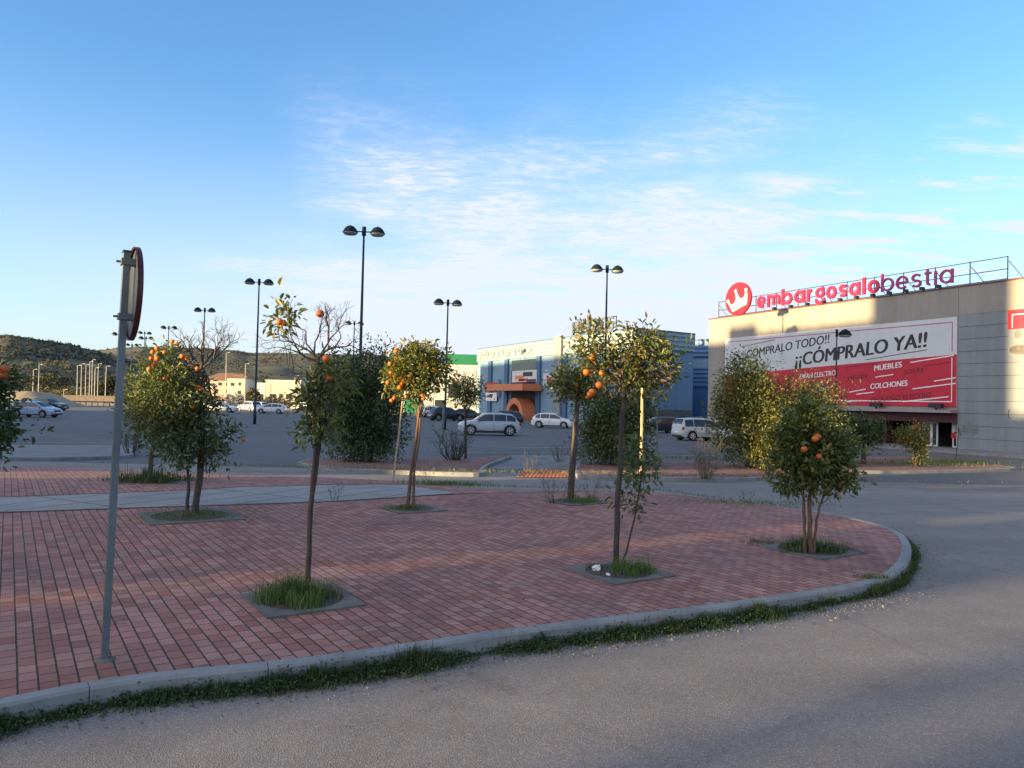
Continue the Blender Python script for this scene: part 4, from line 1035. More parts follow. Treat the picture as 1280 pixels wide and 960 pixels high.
# far houses
def house(x0, x1, ytop, ybot, Y, mat, label, wins=(), dep=14, roof=None, rh=0, name='house', extra=()):
    a, b_ = V(x0, ybot, Y), V(x1, ytop, Y); root = thing(name, label, 'building', (a.x, Y, -.6))
    MB().box(a.x, b_.x, Y, Y + dep, -.65, b_.z).build('wall', mat, root)
    if roof:
        m_ = MB(); zz = b_.z; m_.add([(a.x - .4, Y - .4, zz), (b_.x + .4, Y - .4, zz), (b_.x + .4, Y + dep + .4, zz), (a.x - .4, Y + dep + .4, zz), (a.x + rh, Y + dep / 2, zz + rh), (b_.x - rh, Y + dep / 2, zz + rh)], [(0, 3, 2, 1), (0, 1, 5, 4), (1, 2, 5), (2, 3, 4, 5), (3, 0, 4)]); m_.build('roof', roof, root)
    else: MB().box(a.x - .15, b_.x + .15, Y - .15, Y + dep + .15, b_.z, b_.z + .3).build('roof', m_wallw, root)
    for (wx, wy, ww, wh) in wins:
        c = V(wx, wy, Y); sx, sz = ww * Y / FPX / 2, wh * Y / FPX / 2
        f = MB().box(c.x - sx, c.x + sx, Y - .08, Y - .01, max(c.z - sz, -.5), c.z + sz).build('window', m_winb, root)
        MB().box(c.x - sx - .08, c.x + sx + .08, Y - .16, Y - .02, max(c.z - sz, -.5) - .14, max(c.z - sz, -.5)).build('sill', m_wallw, f)
    return root
house(250, 294, 476, 505, 205, m_wallp, 'pinkish long house with a tiled roof left of the cream tower', [(258, 482, 4, 4), (266, 481, 4, 4), (275, 480, 4, 4), (284, 480.5, 4, 4), (270, 489, 4, 6), (284, 489, 4, 5), (258, 490, 4, 5)], roof=m_tile, rh=2.2)
house(283, 306, 473, 505, 202, m_wallc, 'cream tower house with two small windows', [(299, 490.5, 4, 4), (299.5, 480, 2.6, 4), (290.5, 480.5, 4, 4)], roof=m_tile, rh=1.2)
house(293, 304, 469.5, 478, 206, m_wallc, 'small cream turret above the tower house', [(299, 473.5, 2, 3)], dep=4, roof=m_tile, rh=.6, name='turret')
house(331, 376, 477, 506, 190, m_wallc, 'long cream warehouse with dark loading doors beyond the cars', [(341, 495.5, 7, 6), (351, 495, 4, 6), (361, 495.5, 7, 6)], name='warehouse')
house(319, 331.5, 480, 506, 193, m_wallw, 'plain white shed left of the long cream warehouse', [(325, 497, 8, 9)], name='shed')
house(376, 398, 482, 506, 196, m_wallw, 'white building half hidden behind the bare orange tree', [(383, 494, 4, 5)], name='house')
house(-60, 72, 498, 506, 150, m_wallp, 'low pink wall building behind the silver car', [(30, 501, 5, 3)], dep=5, name='shed')
# old wall
a, b_ = V(78, 497, 146), V(150, 499, 146)
wl = thing('old_wall', 'low weathered rubble wall behind the white posts', 'wall', (a.x, 146, -.6)); MB().box(a.x, b_.x, 146, 146.5, -.65, 1.0).build('wall', m_rubble, wl); MB().box(a.x - .1, b_.x + .1, 145.9, 146.6, 1.0, 1.15).build('coping', m_conc, wl)
# sandy bank
bk = MB(); a, b_ = V(-40, 500, 120), V(74, 500, 120); n_ = 30; vs = []
for i in range(n_ + 1):
    t = i / n_; x = a.x + (b_.x - a.x) * t; h = 2.3 * math.sin(math.pi * min(.5 + .5 * max(0, (t - .6) / .4), 1)) * (1 + .1 * mn.noise(Vector((i * .4, 0, 0)))) + .05
    for (yy, hh) in ((117, 0), (119, .7), (121, 1), (126, .9), (130, 0)): vs.append((x, yy + .4 * mn.noise(Vector((i * .7, yy, 2))), -.65 + h * hh + .02))
mobj('sand_bank', vs, [(i * 5 + j, (i + 1) * 5 + j, (i + 1) * 5 + j + 1, i * 5 + j + 1) for i in range(n_) for j in range(4)], m_bank, smooth=True)['kind'] = 'structure'
# guard rail along the far edge
gr = thing('guard_rail', 'long low grey guard rail along the far edge of the car park', 'guard rail', (-60, 128, -.6))
pts = [V(px, 500, 130 + (px - 80) * .03) for px in (78, 150, 240, 330, 420)]
for i in range(len(pts)): pts[i].z = .15
MB().tube(pts, .11, 5).build('rail', m_galv, gr)
for i in range(40):
    t = i / 39 * (len(pts) - 1); k = min(int(t), len(pts) - 2); p = pts[k].lerp(pts[k + 1], t - k); MB().box(p.x - .05, p.x + .05, p.y - .05, p.y + .05, -.65, .15).build('post', m_galv, gr)

# ---------------------------------------------------------------- street lamps
def dome(mb, c, r=.42, h=.40):
    mb.lathe([(r * 1.05, 0), (r * 1.08, .03), (r, .06), (r * .93, .13), (r * .75, .26), (r * .45, .37), (r * .14, .41), (.03, .44)], 18, c)
def make_lamp(H, r0=.10, double=True):
    root = thing('street_lamp', 'x', 'street lamp', (0, 0, 0), 'tall lamp posts in the car park')
    MB().tube([(0, 0, 0), (0, 0, 1.2), (0, 0, 1.25), (0, 0, H * .6), (0, 0, H + .25)], [r0 * 1.35, r0 * 1.3, r0, r0 * .8, r0 * .55], 10).build('pole', m_pole, root, True)
    MB().box(-.2, .2, -.2, .2, 0, .04).build('base_plate', m_pole, root)
    MB().tube([(0, 0, H - .22), (0, 0, H + .30)], r0 * 1.2, 10).build('collar', m_dome, root)
    for s_ in ((-1, 1) if double else (1,)):
        MB().tube([(0, 0, H), (s_ * .35, 0, H + .02), (s_ * .55, 0, H + .06)], .035, 6).build('arm', m_dome, root)
        b = MB(); dome(b, (s_ * .78, 0, H - .08)); hd = b.build('lamp_head', m_dome, root, True)
        MB().lathe([(.34, -.10), (.42, -.02), (.44, .02)], 14, (s_ * .78, 0, H - .09)).build('lens', m_lens, hd, True)
    return root
lamps = [  # head px, head y, base distance, label, yaw
    (455, 290, 44, 'tallest double-headed lamp post behind the dark round bush', 8),
    (324, 353, 65, 'double-headed lamp post beside the bare-topped orange tree', 8),
    (256, 388, 88, 'double-headed lamp post rising over the bare twigs of the left orange tree', 6),
    (211, 410, 111, 'small double-headed lamp post directly above the hanging oranges', 5),
    (182.5, 423, 124, 'lower of two lamp posts seen one behind the other against the hill', 4),
    (181, 416.5, 140, 'farther of two lamp posts seen one behind the other against the hill', 40),
    (165, 431.5, 150, 'pale lamp post just right of the road sign pole on the hill', 15),
    (150, 418, 118, 'lamp post mostly hidden by the road sign pole', 10),
    (443, 404.5, 98, 'distant double-headed lamp post just left of the tallest one', 8),
    (560, 379, 63, 'double-headed lamp post above the small round orange tree', 20),
    (759, 337, 54, 'double-headed lamp post in front of the blue store', 12),
]
for i, (px, py, Y, lab, yaw) in enumerate(lamps):
    p = V(px, py, Y); H = p.z + .6
    o = make_lamp(H); o.location = (p.x, Y, -.6); o.rotation_euler.z = R(yaw); o['label'] = lab
    if i == 0:
        for ch in bpy.data.objects:
            if ch.parent == o and ch.name.startswith('lamp_head'): pass
p = V(1046, 417, 52); o = make_lamp(p.z + .6, .07, False); o.location = (p.x, 52, -.6); o.rotation_euler.z = R(25); o['label'] = 'shorter single-headed lamp post in front of the white and red banner'
# thin white distant posts
wp = [(96, 457, 503), (101, 455, 505), (106.5, 456, 501), (111.5, 452, 500), (114.5, 450, 502), (132, 458, 484), (41, 462, 493), (48, 456, 492), (79, 487, 496), (282, 441, 503), (118, 460, 500), (306, 455, 505), (368, 470, 505), (405, 468, 500), (122, 455, 498)]
for i, (px, y0, y1) in enumerate(wp):
    Y = 155 + (i % 5) * 4; p, q = V(px, y1, Y), V(px + 1, y0, Y)
    root = thing('white_post', 'thin white distant lamp mast number', 'mast', (p.x, Y, -.6), 'thin white masts beyond the car park')
    MB().tube([(p.x, Y, -.65), (q.x, Y, q.z)], [.12, .07], 6).build('pole', m_wpole, root)
    MB().tube([(q.x, Y, q.z), (q.x + .5, Y, q.z + .1)], .04, 5).build('arm', m_wpole, root); MB().box(q.x + .4, q.x + .8, Y - .1, Y + .1, q.z + .02, q.z + .14).build('lamp_head', m_wpole, root)
    root['label'] = ['leftmost white mast of the close cluster behind the rubble wall', 'second mast of the close cluster, reaching lowest', 'middle mast of the close cluster behind the rubble wall', 'fourth mast of the close cluster, nearly touching the tallest', 'tallest mast of the cluster behind the rubble wall', 'lone short mast on the slope right of the cluster', 'shorter of two masts above the silver car', 'taller of two masts above the silver car', 'stubby white post at the left end of the rubble wall', 'tall white mast in front of the cream and pink houses', 'faint mast just right of the tallest in the cluster', 'mast at the right corner of the cream tower house', 'mast in front of the long cream warehouse', 'mast behind the bare orange tree', 'last mast on the right of the close cluster'][i]

# road sign
b = G(131, 824, KH); top = V(159, 316, b.y); n_s = Vector((math.sin(R(56)), math.cos(R(56)), 0)); t_s = Vector((-n_s.y, n_s.x, 0))
sg = thing('road_sign', 'round road sign seen edge-on on a leaning grey post', 'road sign', b)
ax_ = (top - b)
def FS(x, y, z): return b + ax_ * (z / ax_.length) + n_s * x + t_s * y
p_ = MB().box(-.022, .018, -.030, .030, -.02, ax_.length, FS)
post_o = p_.build('post', m_galv, sg); MB().box(-.026, .022, -.034, .034, ax_.length, ax_.length + .012, FS).build('post_cap', m_black, sg)
MB().lathe([(.065, -.01), (.06, .003), (.04, .010)], 9, b).build('footing', m_conc, sg)
cz = V(172, 367, b.y).z; zc = (cz - b.z) / ax_.normalized().z
Rr = 0.30; n = 48; vs = []; fs = []
def DS(r, k, x, zc_=zc): t = 2 * math.pi * k / n; return FS(x, math.cos(t) * r, zc_ + math.sin(t) * r)
prof = [(Rr - .01, .036), (Rr, .030), (Rr, .062), (Rr - .006, .065), (Rr * .74, .065), (Rr * .70, .065), (.01, .065)]
vs = [DS(r, k, x) for r, x in prof for k in range(n)]
fs = [(i * n + k, i * n + (k + 1) % n, (i + 1) * n + (k + 1) % n, (i + 1) * n + k) for i in range(4) for k in range(n)]
mobj('red_rim', vs, fs, m_signred, sg)
vs = [DS(r, k, x) for r, x in ((Rr * .74, .066), (.001, .066)) for k in range(n)]; mobj('white_face', vs, [(k, (k + 1) % n, n + (k + 1) % n, n + k) for k in range(n)], m_signwhite, sg)
vs = [DS(r, k, x) for r, x in ((Rr - .003, .050), (.001, .050)) for k in range(n)]; mobj('back_plate', vs, [(k, (k + 1) % n, n + (k + 1) % n, n + k) for k in range(n)], m_signback, sg)
for zz in (ax_.length - .06, zc - .15):
    MB().box(-.034, .05, -.04, .04, zz - .02, zz + .02, FS).build('clamp', m_galv, sg)
    MB().tube([FS(-.034, .0, zz), FS(-.06, .0, zz)], .008, 6).build('bolt', m_galv, sg)
    MB().tube([FS(0, .032, zz), FS(0, .06, zz)], .006, 6).build('bolt', m_galv, sg)

# ---------------------------------------------------------------- trees
random.seed(11)
def T(*a, **k): return tree(*a, **k)
# T1 slim tree with bare head
r1, tips, Y1 = T('slim orange tree with bare twiggy head and few leaves in the nearest grassy surround', (385, 727),
  trunks=[(((385, 727), (388, 640), (395, 560), (398, 500), (397, 446)), .023), (((383, 726), (391, 620), (400, 560), (402, 530)), .014)],
  lobes=[(350, 398, 17, 20), (362, 385, 12, 12), (405, 505, 28, 40), (415, 480, 22, 22), (392, 530, 16, 20), (418, 460, 14, 16), (378, 500, 12, 20)], n=165, per=5, spread=.05, L=.085, W=.034,
  mats=[(m_leaf, .7), (m_leaf_y, .3)], oranges=[(350, 402), (400, 393), (409, 447), (411, 474), (354, 404)], seed=21, hole=.35, limbs=26, bark_m=m_twig,
  bare=[((397, 448), (-.75, .2, .55), .42, .013, 5, .62), ((397, 448), (.6, -.1, .8), .42, .013, 5, .62), ((397, 450), (.1, .5, 1), .40, .013, 5, .62), ((396, 452), (-.9, -.3, .18), .45, .011, 5, .55), ((397, 455), (.9, .3, .28), .36, .012, 3, .55), ((396, 450), (-.35, .1, .9), .38, .011, 5, .6)])
# T2
T('orange tree with many oranges at upper left, bare twigs above and a low leafy crown', (239, 643),
  trunks=[(((243, 643), (250, 590), (253, 540), (250, 480), (252, 455)), .042), (((234, 643), (235, 600), (232, 560)), .022)],
  lobes=[(220, 500, 42, 44), (236, 548, 36, 30), (190, 505, 30, 36, .2), (266, 565, 20, 20), (272, 542, 22, 12), (205, 455, 24, 24)], n=520, per=12, spread=.07, L=.085, W=.034,
  mats=[(m_leaf, .55), (m_leaf_p, .25), (m_leaf_d, .2)], oranges=[(192, 441), (198, 436), (205, 440), (189, 449), (197, 449), (186, 461), (193, 455), (215, 427), (220, 431), (228, 446), (233, 447), (206, 475), (247, 460), (248, 484), (242, 509), (303, 549, 0), (210, 470), (250, 486)],
  seed=5, hole=.30, limbs=30, bare=[((252, 470), (-.5, .1, 1), .55, .022, 5, .6), ((252, 465), (.5, .3, 1), .55, .02, 5, .6), ((252, 462), (.9, -.1, .6), .5, .02, 5, .65), ((250, 480), (-.9, 0, .6), .5, .02, 5, .6), ((252, 460), (.1, .2, 1), .5, .02, 4, .7), ((255, 560), (1, -.1, .25), .42, .012, 2, .35)])
# rear left
T('orange tree behind the low leafy one, crown lit pale at its left edge', (187, 600), trunks=[(((187, 600), (189, 575), (193, 545)), .05)],
  lobes=[(180, 505, 28, 42), (205, 520, 34, 44), (225, 490, 30, 30)], n=300, per=10, spread=.1, L=.09, W=.04, mats=[(m_leaf_p, .4), (m_leaf, .6)], seed=8, hole=.22, limbs=12)
# T3
T('small round orange tree with glowing crown beside the leaning pale stake', (513, 637), trunks=[(((509, 637), (514, 590), (521, 540), (525, 492)), .026), (((517, 637), (518, 590), (523, 555), (528, 500)), .019)],
  lobes=[(522, 466, 32, 27), (500, 468, 18, 22), (545, 462, 18, 24), (525, 445, 26, 14), (515, 488, 16, 10)], n=430, per=11, spread=.06, L=.08, W=.034,
  mats=[(m_leaf_y, .55), (m_leaf, .45)], oranges=[(497, 438), (505, 476), (501, 478), (512, 470), (489, 465), (489, 501), (493, 498), (526, 490), (529, 494), (528, 488), (531, 498), (507, 497), (494, 440), (503, 470), (487, 455), (492, 468), (485, 478), (515, 478), (500, 485), (497, 447), (508, 455), (495, 474)], seed=13, hole=.18, limbs=14, bark_m=m_barkr)
# T4 big dark bush
T('big dark dense evergreen bush right of the slim bare-headed tree', (462, 577), trunks=[(((462, 577), (463, 555), (463, 520)), .09)],
  lobes=[(458, 515, 46, 56), (440, 480, 34, 40), (470, 475, 34, 42), (430, 530, 30, 38), (485, 535, 24, 36), (455, 550, 38, 26), (408, 515, 18, 30)], n=1500, per=13, spread=.16, L=.12, W=.055, mat=m_leaf_d, seed=31, hole=.12, limbs=10, group='dense evergreen bushes on the medians', name='evergreen_bush', dz=.12, cat='bush')
# T5 small round tree behind
T('small round-headed tree standing in front of the silver sport utility car', (582, 573), trunks=[(((582, 573), (582, 545), (582, 510)), .05)],
  lobes=[(582, 492, 20, 18)], n=220, per=11, spread=.13, L=.11, W=.05, mats=[(m_leaf, .7), (m_leaf_y, .3)], oranges=[(566, 490, -.6), (570, 478, -.6)], seed=33, hole=.1, limbs=8, dz=.12, group='trees on the far medians', osz=.06)
# T6
T('orange tree with a dark bare trunk lit on one side and small yellow crown', (714, 626), trunks=[(((713, 626), (716, 580), (719, 540), (722, 498), (728, 480)), .052)],
  lobes=[(712, 478, 26, 18), (735, 480, 22, 24), (700, 484, 14, 12)], n=230, per=9, spread=.07, L=.085, W=.036, mats=[(m_leaf_y, .6), (m_leaf, .4)], oranges=[(722, 482), (741, 480), (751, 482), (734, 497), (741, 491)], seed=41, hole=.22, limbs=12)
# T7
T('tall thin orange tree with wide brownish half-bare crown and low side shoots', (771, 713), trunks=[(((770, 713), (771, 650), (775, 580), (778, 520), (783, 478), (790, 468)), .027)],
  lobes=[(742, 425, 26, 24), (735, 450, 20, 18), (765, 452, 30, 26), (800, 430, 32, 22), (815, 455, 36, 28), (790, 475, 32, 20), (832, 470, 18, 18)], n=310, per=8, spread=.048, L=.072, W=.027,
  mats=[(m_leaf, .36), (m_leaf_b, .40), (m_leaf_y, .24)], oranges=[(739, 448), (732, 466), (751, 467), (750, 481), (741, 490), (737, 494)], seed=51, hole=.42, limbs=44, bark_m=m_twig,
  bare=[((790, 468), (.8, .1, .5), .30, .012, 4, .55), ((790, 468), (.3, .3, 1), .32, .012, 4, .55), ((790, 470), (-.8, .1, .6), .3, .012, 3, .55), ((815, 470), (1, .1, .12), .28, .01, 4, .5), ((810, 440), (.5, 0, 1), .22, .008, 3, .5)])
T('leafy green shoots springing from the base of the tall thin tree', (779, 706), trunks=[(((777, 706), (790, 660), (800, 610), (808, 560)), .010)],
  lobes=[(795, 560, 24, 20), (800, 590, 26, 20), (787, 618, 22, 14), (795, 640, 14, 14), (812, 575, 14, 20)], n=75, per=6, spread=.05, L=.08, W=.032, mat=m_leaf, seed=53, hole=.3, limbs=22, name='sucker_shoots', cat='shoots', group=None)
# small leafy twig crown at right of T7
T('thin leafy branch cluster reaching right of the brownish crown', (776, 700), trunks=[(((776, 700), (784, 560), (805, 490), (835, 478), (855, 450)), .010)],
  lobes=[(848, 445, 14, 12), (838, 458, 12, 10)], n=22, per=5, spread=.04, L=.075, W=.03, mat=m_leaf, seed=58, hole=.2, limbs=8, name='side_branch', cat='branch', group=None) if False else None
# T8
T('large dense bush with yellow sunlit upper right, behind the tall thin tree', (765, 580), trunks=[(((765, 580), (765, 560), (766, 520)), .08)],
  lobes=[(765, 545, 40, 36), (775, 505, 36, 36), (745, 520, 26, 34), (795, 510, 24, 34), (790, 555, 22, 26), (740, 558, 22, 22)], n=1150, per=12, spread=.16, L=.12, W=.055, mats=[(m_leaf_d, .5), (m_leaf, .3), (m_leaf_y, .2)], seed=61, hole=.12, limbs=10, group='dense evergreen bushes on the medians', name='evergreen_bush', dz=.12, cat='bush')
# T9
T('three-stemmed orange tree near the rounded tip of the pavement', (1013, 692), trunks=[(((1006, 692), (1006, 660), (1004, 620), (1000, 580)), .018), (((1014, 692), (1012, 650), (1014, 600), (1018, 560)), .024), (((1017, 692), (1021, 650), (1028, 622), (1036, 590)), .014)],
  lobes=[(1006, 572, 32, 34), (988, 552, 20, 28), (1038, 566, 24, 26), (1010, 530, 22, 26), (1048, 600, 22, 14), (985, 596, 16, 16), (974, 572, 9, 12), (1060, 575, 10, 14), (1022, 505, 12, 16), (1000, 505, 9, 12)], n=500, per=12, spread=.055, L=.078, W=.034, mats=[(m_leaf, .75), (m_leaf_y, .25)], oranges=[(1025, 570, -.35), (1005, 562, -.35), (1022, 545, -.3), (1018, 548, -.3)], seed=72, hole=.42, limbs=40, bark_m=m_barkr,
  bare=[((1030, 620), (.9, 0, .35), .2, .007, 3, .5), ((1026, 630), (.8, .1, .5), .2, .007, 3, .5), ((1005, 620), (-.9, 0, .3), .2, .007, 3, .5)])
T('upright tree with a yellow sunlit plume, behind the three-stemmed orange tree', (1012, 590), trunks=[(((1012, 590), (1016, 550), (1026, 500)), .07)],
  lobes=[(1010, 510, 36, 38), (1038, 492, 16, 24), (992, 500, 26, 34), (1022, 545, 30, 30), (1030, 520, 26, 32)], n=620, per=12, spread=.14, L=.11, W=.05, mats=[(m_leaf_d, .72), (m_leaf_y, .28)], seed=73, hole=.15, limbs=10, dz=.0, group='trees on the far medians')
# T10
T('tall columnar bush, dark on the left half and golden on the right half', (938, 584), trunks=[(((938, 584), (938, 560), (935, 500)), .09)],
  lobes=[(925, 490, 30, 44), (915, 530, 28, 48), (950, 525, 34, 54), (940, 485, 24, 30), (945, 560, 32, 22), (925, 465, 14, 20), (963, 540, 22, 36)], n=1500, per=13, spread=.15, L=.12, W=.055, mats=[(m_leaf, .35), (m_leaf_y, .65)], seed=81, hole=.10, limbs=10, group='dense evergreen bushes on the medians', name='evergreen_bush', dz=.12, cat='bush')
# T11
T('small dark round tree on a short trunk in front of the shop entrance', (1079, 580), trunks=[(((1079, 580), (1079, 565), (1078, 550)), .10)],
  lobes=[(1077, 541, 26, 18), (1062, 538, 14, 14), (1092, 540, 14, 16)], n=300, per=12, spread=.13, L=.11, W=.05, mats=[(m_leaf_d, .7), (m_leaf, .3)], seed=91, hole=.12, limbs=10, dz=.12, group='trees on the far medians')
T('small bush with bright yellow right side in front of the white shop doors', (1146, 583), trunks=[(((1146, 583), (1145, 565), (1140, 545)), .08)],
  lobes=[(1131, 546, 11, 11), (1144, 548, 13, 14), (1149, 564, 10, 14), (1153, 550, 8, 14)], n=260, per=11, spread=.12, L=.11, W=.05, mats=[(m_leaf, .4), (m_leaf_y, .6)], seed=95, hole=.14, limbs=10, dz=.12, group='trees on the far medians')
# T13
T('dense orange tree cut off by the left edge of the picture', (-30, 720), trunks=[(((-30, 720), (-28, 640), (-26, 560)), .035)],
  lobes=[(-60, 520, 66, 60), (-12, 478, 26, 28), (-14, 540, 28, 32), (-45, 460, 36, 26), (-6, 510, 20, 38)], n=400, per=11, spread=.05, L=.075, W=.034, mats=[(m_leaf_d, .5), (m_leaf, .5)], oranges=[(6, 462, -.05), (3, 470, -.05), (9, 478, -.05)], seed=99, hole=.12, limbs=12)
# sapling at the wall corner
T('spindly leafless sapling by the wall corner right of the shop doors', (1194, 577), trunks=[(((1194, 577), (1196, 560), (1199, 535)), .02)], lobes=[(1199, 540, 3, 7)], n=14, per=5, spread=.06, L=.09, W=.04, mat=m_dry, seed=97, limbs=4, name='sapling', dz=.12, group=None)
# far trees beside houses
for i, (px, yb, rx, ry, lab) in enumerate(((316, 504, 8, 12, 'round dusty tree between the cream tower and the white shed'), (60, 480, 26, 8, 'dark tree clump above the sandy bank'), (125, 492, 14, 8, 'low dark tree right of the rubble wall'), (140, 482, 9, 8, 'small tree near the sign pole on the slope'), (228, 500, 14, 9, 'grey-green tree left of the pink house'))):
    Y = 180; T(lab, (px, 508), trunks=[], lobes=[(px, yb - ry * .6, rx * .8, ry * .8)], n=1, seed=1) if False else None
    b = V(px, 500, Y); b.z = -.6; root = thing('far_tree', lab, 'tree', b, 'distant trees beyond the car park'); ORG[root.name] = b
    c = V(px, yb - ry * .5, Y); MB().tube([b, (b.x, b.y, c.z)], .18, 6).build('trunk', m_bark, root)
    P = []; D = []; rx2, rz2 = rx * Y / FPX, ry * Y / FPX
    for _ in range(900):
        d = Vector(rng.normal(0, 1, 3)).normalized(); rr = rng.uniform(.5, 1) * (1 + .35 * mn.noise(d * 2 + Vector((i * 5, 0, 0)))); P.append(c + Vector((d.x * rx2, d.y * rx2, d.z * rz2)) * rr); D.append(d + Vector(rng.normal(0, .6, 3)))
    leaf_obj('crown', P, D, .5, .35, m_scrub2 if i in (0, 4) else m_scrub, root)

# stakes
def stake(p0, p1, label, dz=KH, r=.022, Y=None):
    b = G(*p0, dz) if Y is None else V(*p0, Y); t = V(p1[0], p1[1], b.y); root = thing('wooden_stake', label, 'stake', b, 'wooden tree stakes'); MB().tube([b - Vector((0, 0, .03)), b.lerp(t, .5) + Vector((.01, 0, 0)), t], [r, r * .95, r * .9], 8).build('shaft', m_wood, root)
    MB().tube([t, t + (t - b).normalized() * .02], [r * .9, r * .5], 8).build('sawn_top', m_cream, root)
stake((491, 601), (503, 503), 'pale leaning wooden stake left of the small round orange tree')
stake((801, 592), (803, 486), 'pale upright wooden stake in front of the dense bush', .12, r=.05)
# thin posts
for (px, yt, yb, lab, rr) in ((821, 471, 566, 'slim grey post with faded stripes right of the tall thin tree', .05), (553, 502, 553, 'grey post behind the dry dark bush', .07)):
    b = G(px, yb); t = V(px + (1 if px > 600 else 2), yt, b.y); root = thing('metal_post', lab, 'post', b, 'slim metal posts'); MB().tube([b, t], rr, 8).build('shaft', m_galv, root); MB().tube([t - Vector((0, 0, .1)), t + Vector((0, 0, .05))], rr * 1.25, 8).build('cap', m_redwall if px > 600 else m_dome, root)

# surrounds, grass, weeds
c1_ = surround(378, 750, 'square concrete surround overgrown with tall grass around the slim bare-headed tree')
tuft(c1_ + Vector((-.05, .02, 0)), .34, 2300, .24, label='tall green grass filling the nearest tree surround', w=.007)
tuft(c1_ + Vector((.2, .1, 0)), .18, 160, .30, name='dry_grass', mat=m_dry, label='dry pale stalks on the right of the nearest tree surround', lean=.5, w=.004)
c2_ = surround(773, 715, 'square concrete surround with litter and grass around the tall thin tree')
tuft(c2_ + Vector((.13, .0, 0)), .24, 1100, .24, label='green grass on the right side of the littered tree surround')
tuft(c2_ + Vector((-.2, .12, 0)), .14, 160, .12, label='short dark grass at the back of the littered surround', mat=m_weed)
for (px, py, s, mm, lab, cat) in ((746, 714, .045, m_wink, 'crumpled white plastic bag in the tree surround', 'litter'), (760, 720, .022, m_wink, 'small scrap of white paper in the tree surround', 'litter')):
    b = G(px, py, KH); vs = []; bm = bmesh.new(); bmesh.ops.create_icosphere(bm, subdivisions=3, radius=s)
    for v in bm.verts: v.co *= 1 + .5 * mn.noise(v.co * 40); v.co.z *= .75
    for f in bm.faces: f.smooth = False
    me = bpy.data.meshes.new('litter'); bm.to_mesh(me); bm.free(); me.materials.append(mm); o = link(bpy.data.objects.new('plastic_bag' if s > .03 else 'paper_scrap', me)); o.location = b + Vector((0, 0, s * .7)); tag(o, lab, cat)
c3_ = surround(1014, 687, 'concrete surround around the three-stemmed orange tree near the pavement tip', r=.38, s=.44)
tuft(c3_, .37, 1900, .20, label='dark green grass filling the surround near the pavement tip', mat=m_weed); tuft(c3_, .36, 500, .24, label='lighter grass blades in the surround near the pavement tip')
tuft(c3_ + Vector((.45, .05, 0)), .22, 160, .10, name='dry_grass', mat=m_dry, label='flattened dry grass right of the surround near the tip', lean=1.0)
tuft(G(960, 678, KH), .28, 350, .05, name='flat_weeds', mat=m_weed, label='flat weeds in the paving joints left of the surround near the tip', lean=1.0, ex=1.4)
c4_ = surround(516, 636, 'concrete surround under the small round orange tree'); tuft(c4_ + Vector((-.1, 0, 0)), .36, 700, .14, label='patchy grass under the small round orange tree')
c5_ = surround(238, 645, 'weedy concrete surround under the two-trunked orange tree at the left', s=.6, r=.5); tuft(c5_, .62, 1400, .10, label='patchy low grass round the two-trunked orange tree', ex=1.3); tuft(c5_, .5, 300, .16, name='dry_grass', mat=m_dry, label='dry stalks round the two-trunked orange tree', lean=.6)
c6_ = surround(718, 627, 'concrete surround under the tree with the one-sided lit trunk'); tuft(c6_ + Vector((.15, -.05, 0)), .36, 1000, .2, label='green grass at the foot of the one-sided lit trunk', ex=1.1)
c7_ = surround(187, 602, 'grassy surround under the rear orange tree at the left', s=.6, r=.5); tuft(c7_, .7, 1600, .35, label='tall dark grass under the rear orange tree', mat=m_weed, ex=1.2, w=.012)
weed_clump(693, 628, 16, .55, 'dark twiggy weed left of the one-sided lit trunk', rad=.3, leaves=3); weed_clump(740, 622, 10, .5, 'dark twiggy weed right of the one-sided lit trunk', rad=.2, leaves=2)
weed_clump(420, 625, 6, .35, 'small leafy weed on the edge of the pale slab path', rad=.12, leaves=3, lmat=m_leaf)
weed_clump(537, 602, 9, .3, 'small dark weed by the far edge of the pavement', rad=.25, leaves=2)
weed_clump(567, 575, 46, 1.35, 'dry dark many-stemmed shrub on the bush median', rad=.55, dz=.12, leaves=2, name='dry_shrub', r=.012)
weed_clump(661, 592, 10, .8, 'thin orange-brown dry weed by the tactile paving', m_dry, rad=.3, dz=.02, r=.008)
weed_clump(882, 598, 34, 1.15, 'tall reddish dry weed on the kerb left of the golden bush', m_dry, rad=.35, dz=.12, name='dry_shrub', r=.010, leaves=2, lmat=m_leaf_b)
weed_clump(875, 580, 14, .8, 'second dry weed behind the reddish one', m_dry, rad=.35, dz=.12, name='dry_shrub', r=.008)
weed_clump(700, 577, 24, .9, 'grey dry shrub left of the large dense bush', m_dry, rad=.4, dz=.12, name='dry_shrub', r=.007)
weed_clump(163, 566, 26, 1.5, 'dark upright weed at the end of the slab median', rad=.35, dz=.12, leaves=5, lmat=m_leaf_d, name='dry_shrub', r=.010)
weed_clump(933, 628, 5, .22, 'tiny weed on the back kerb of the pavement', rad=.1, leaves=3, lmat=m_weed)
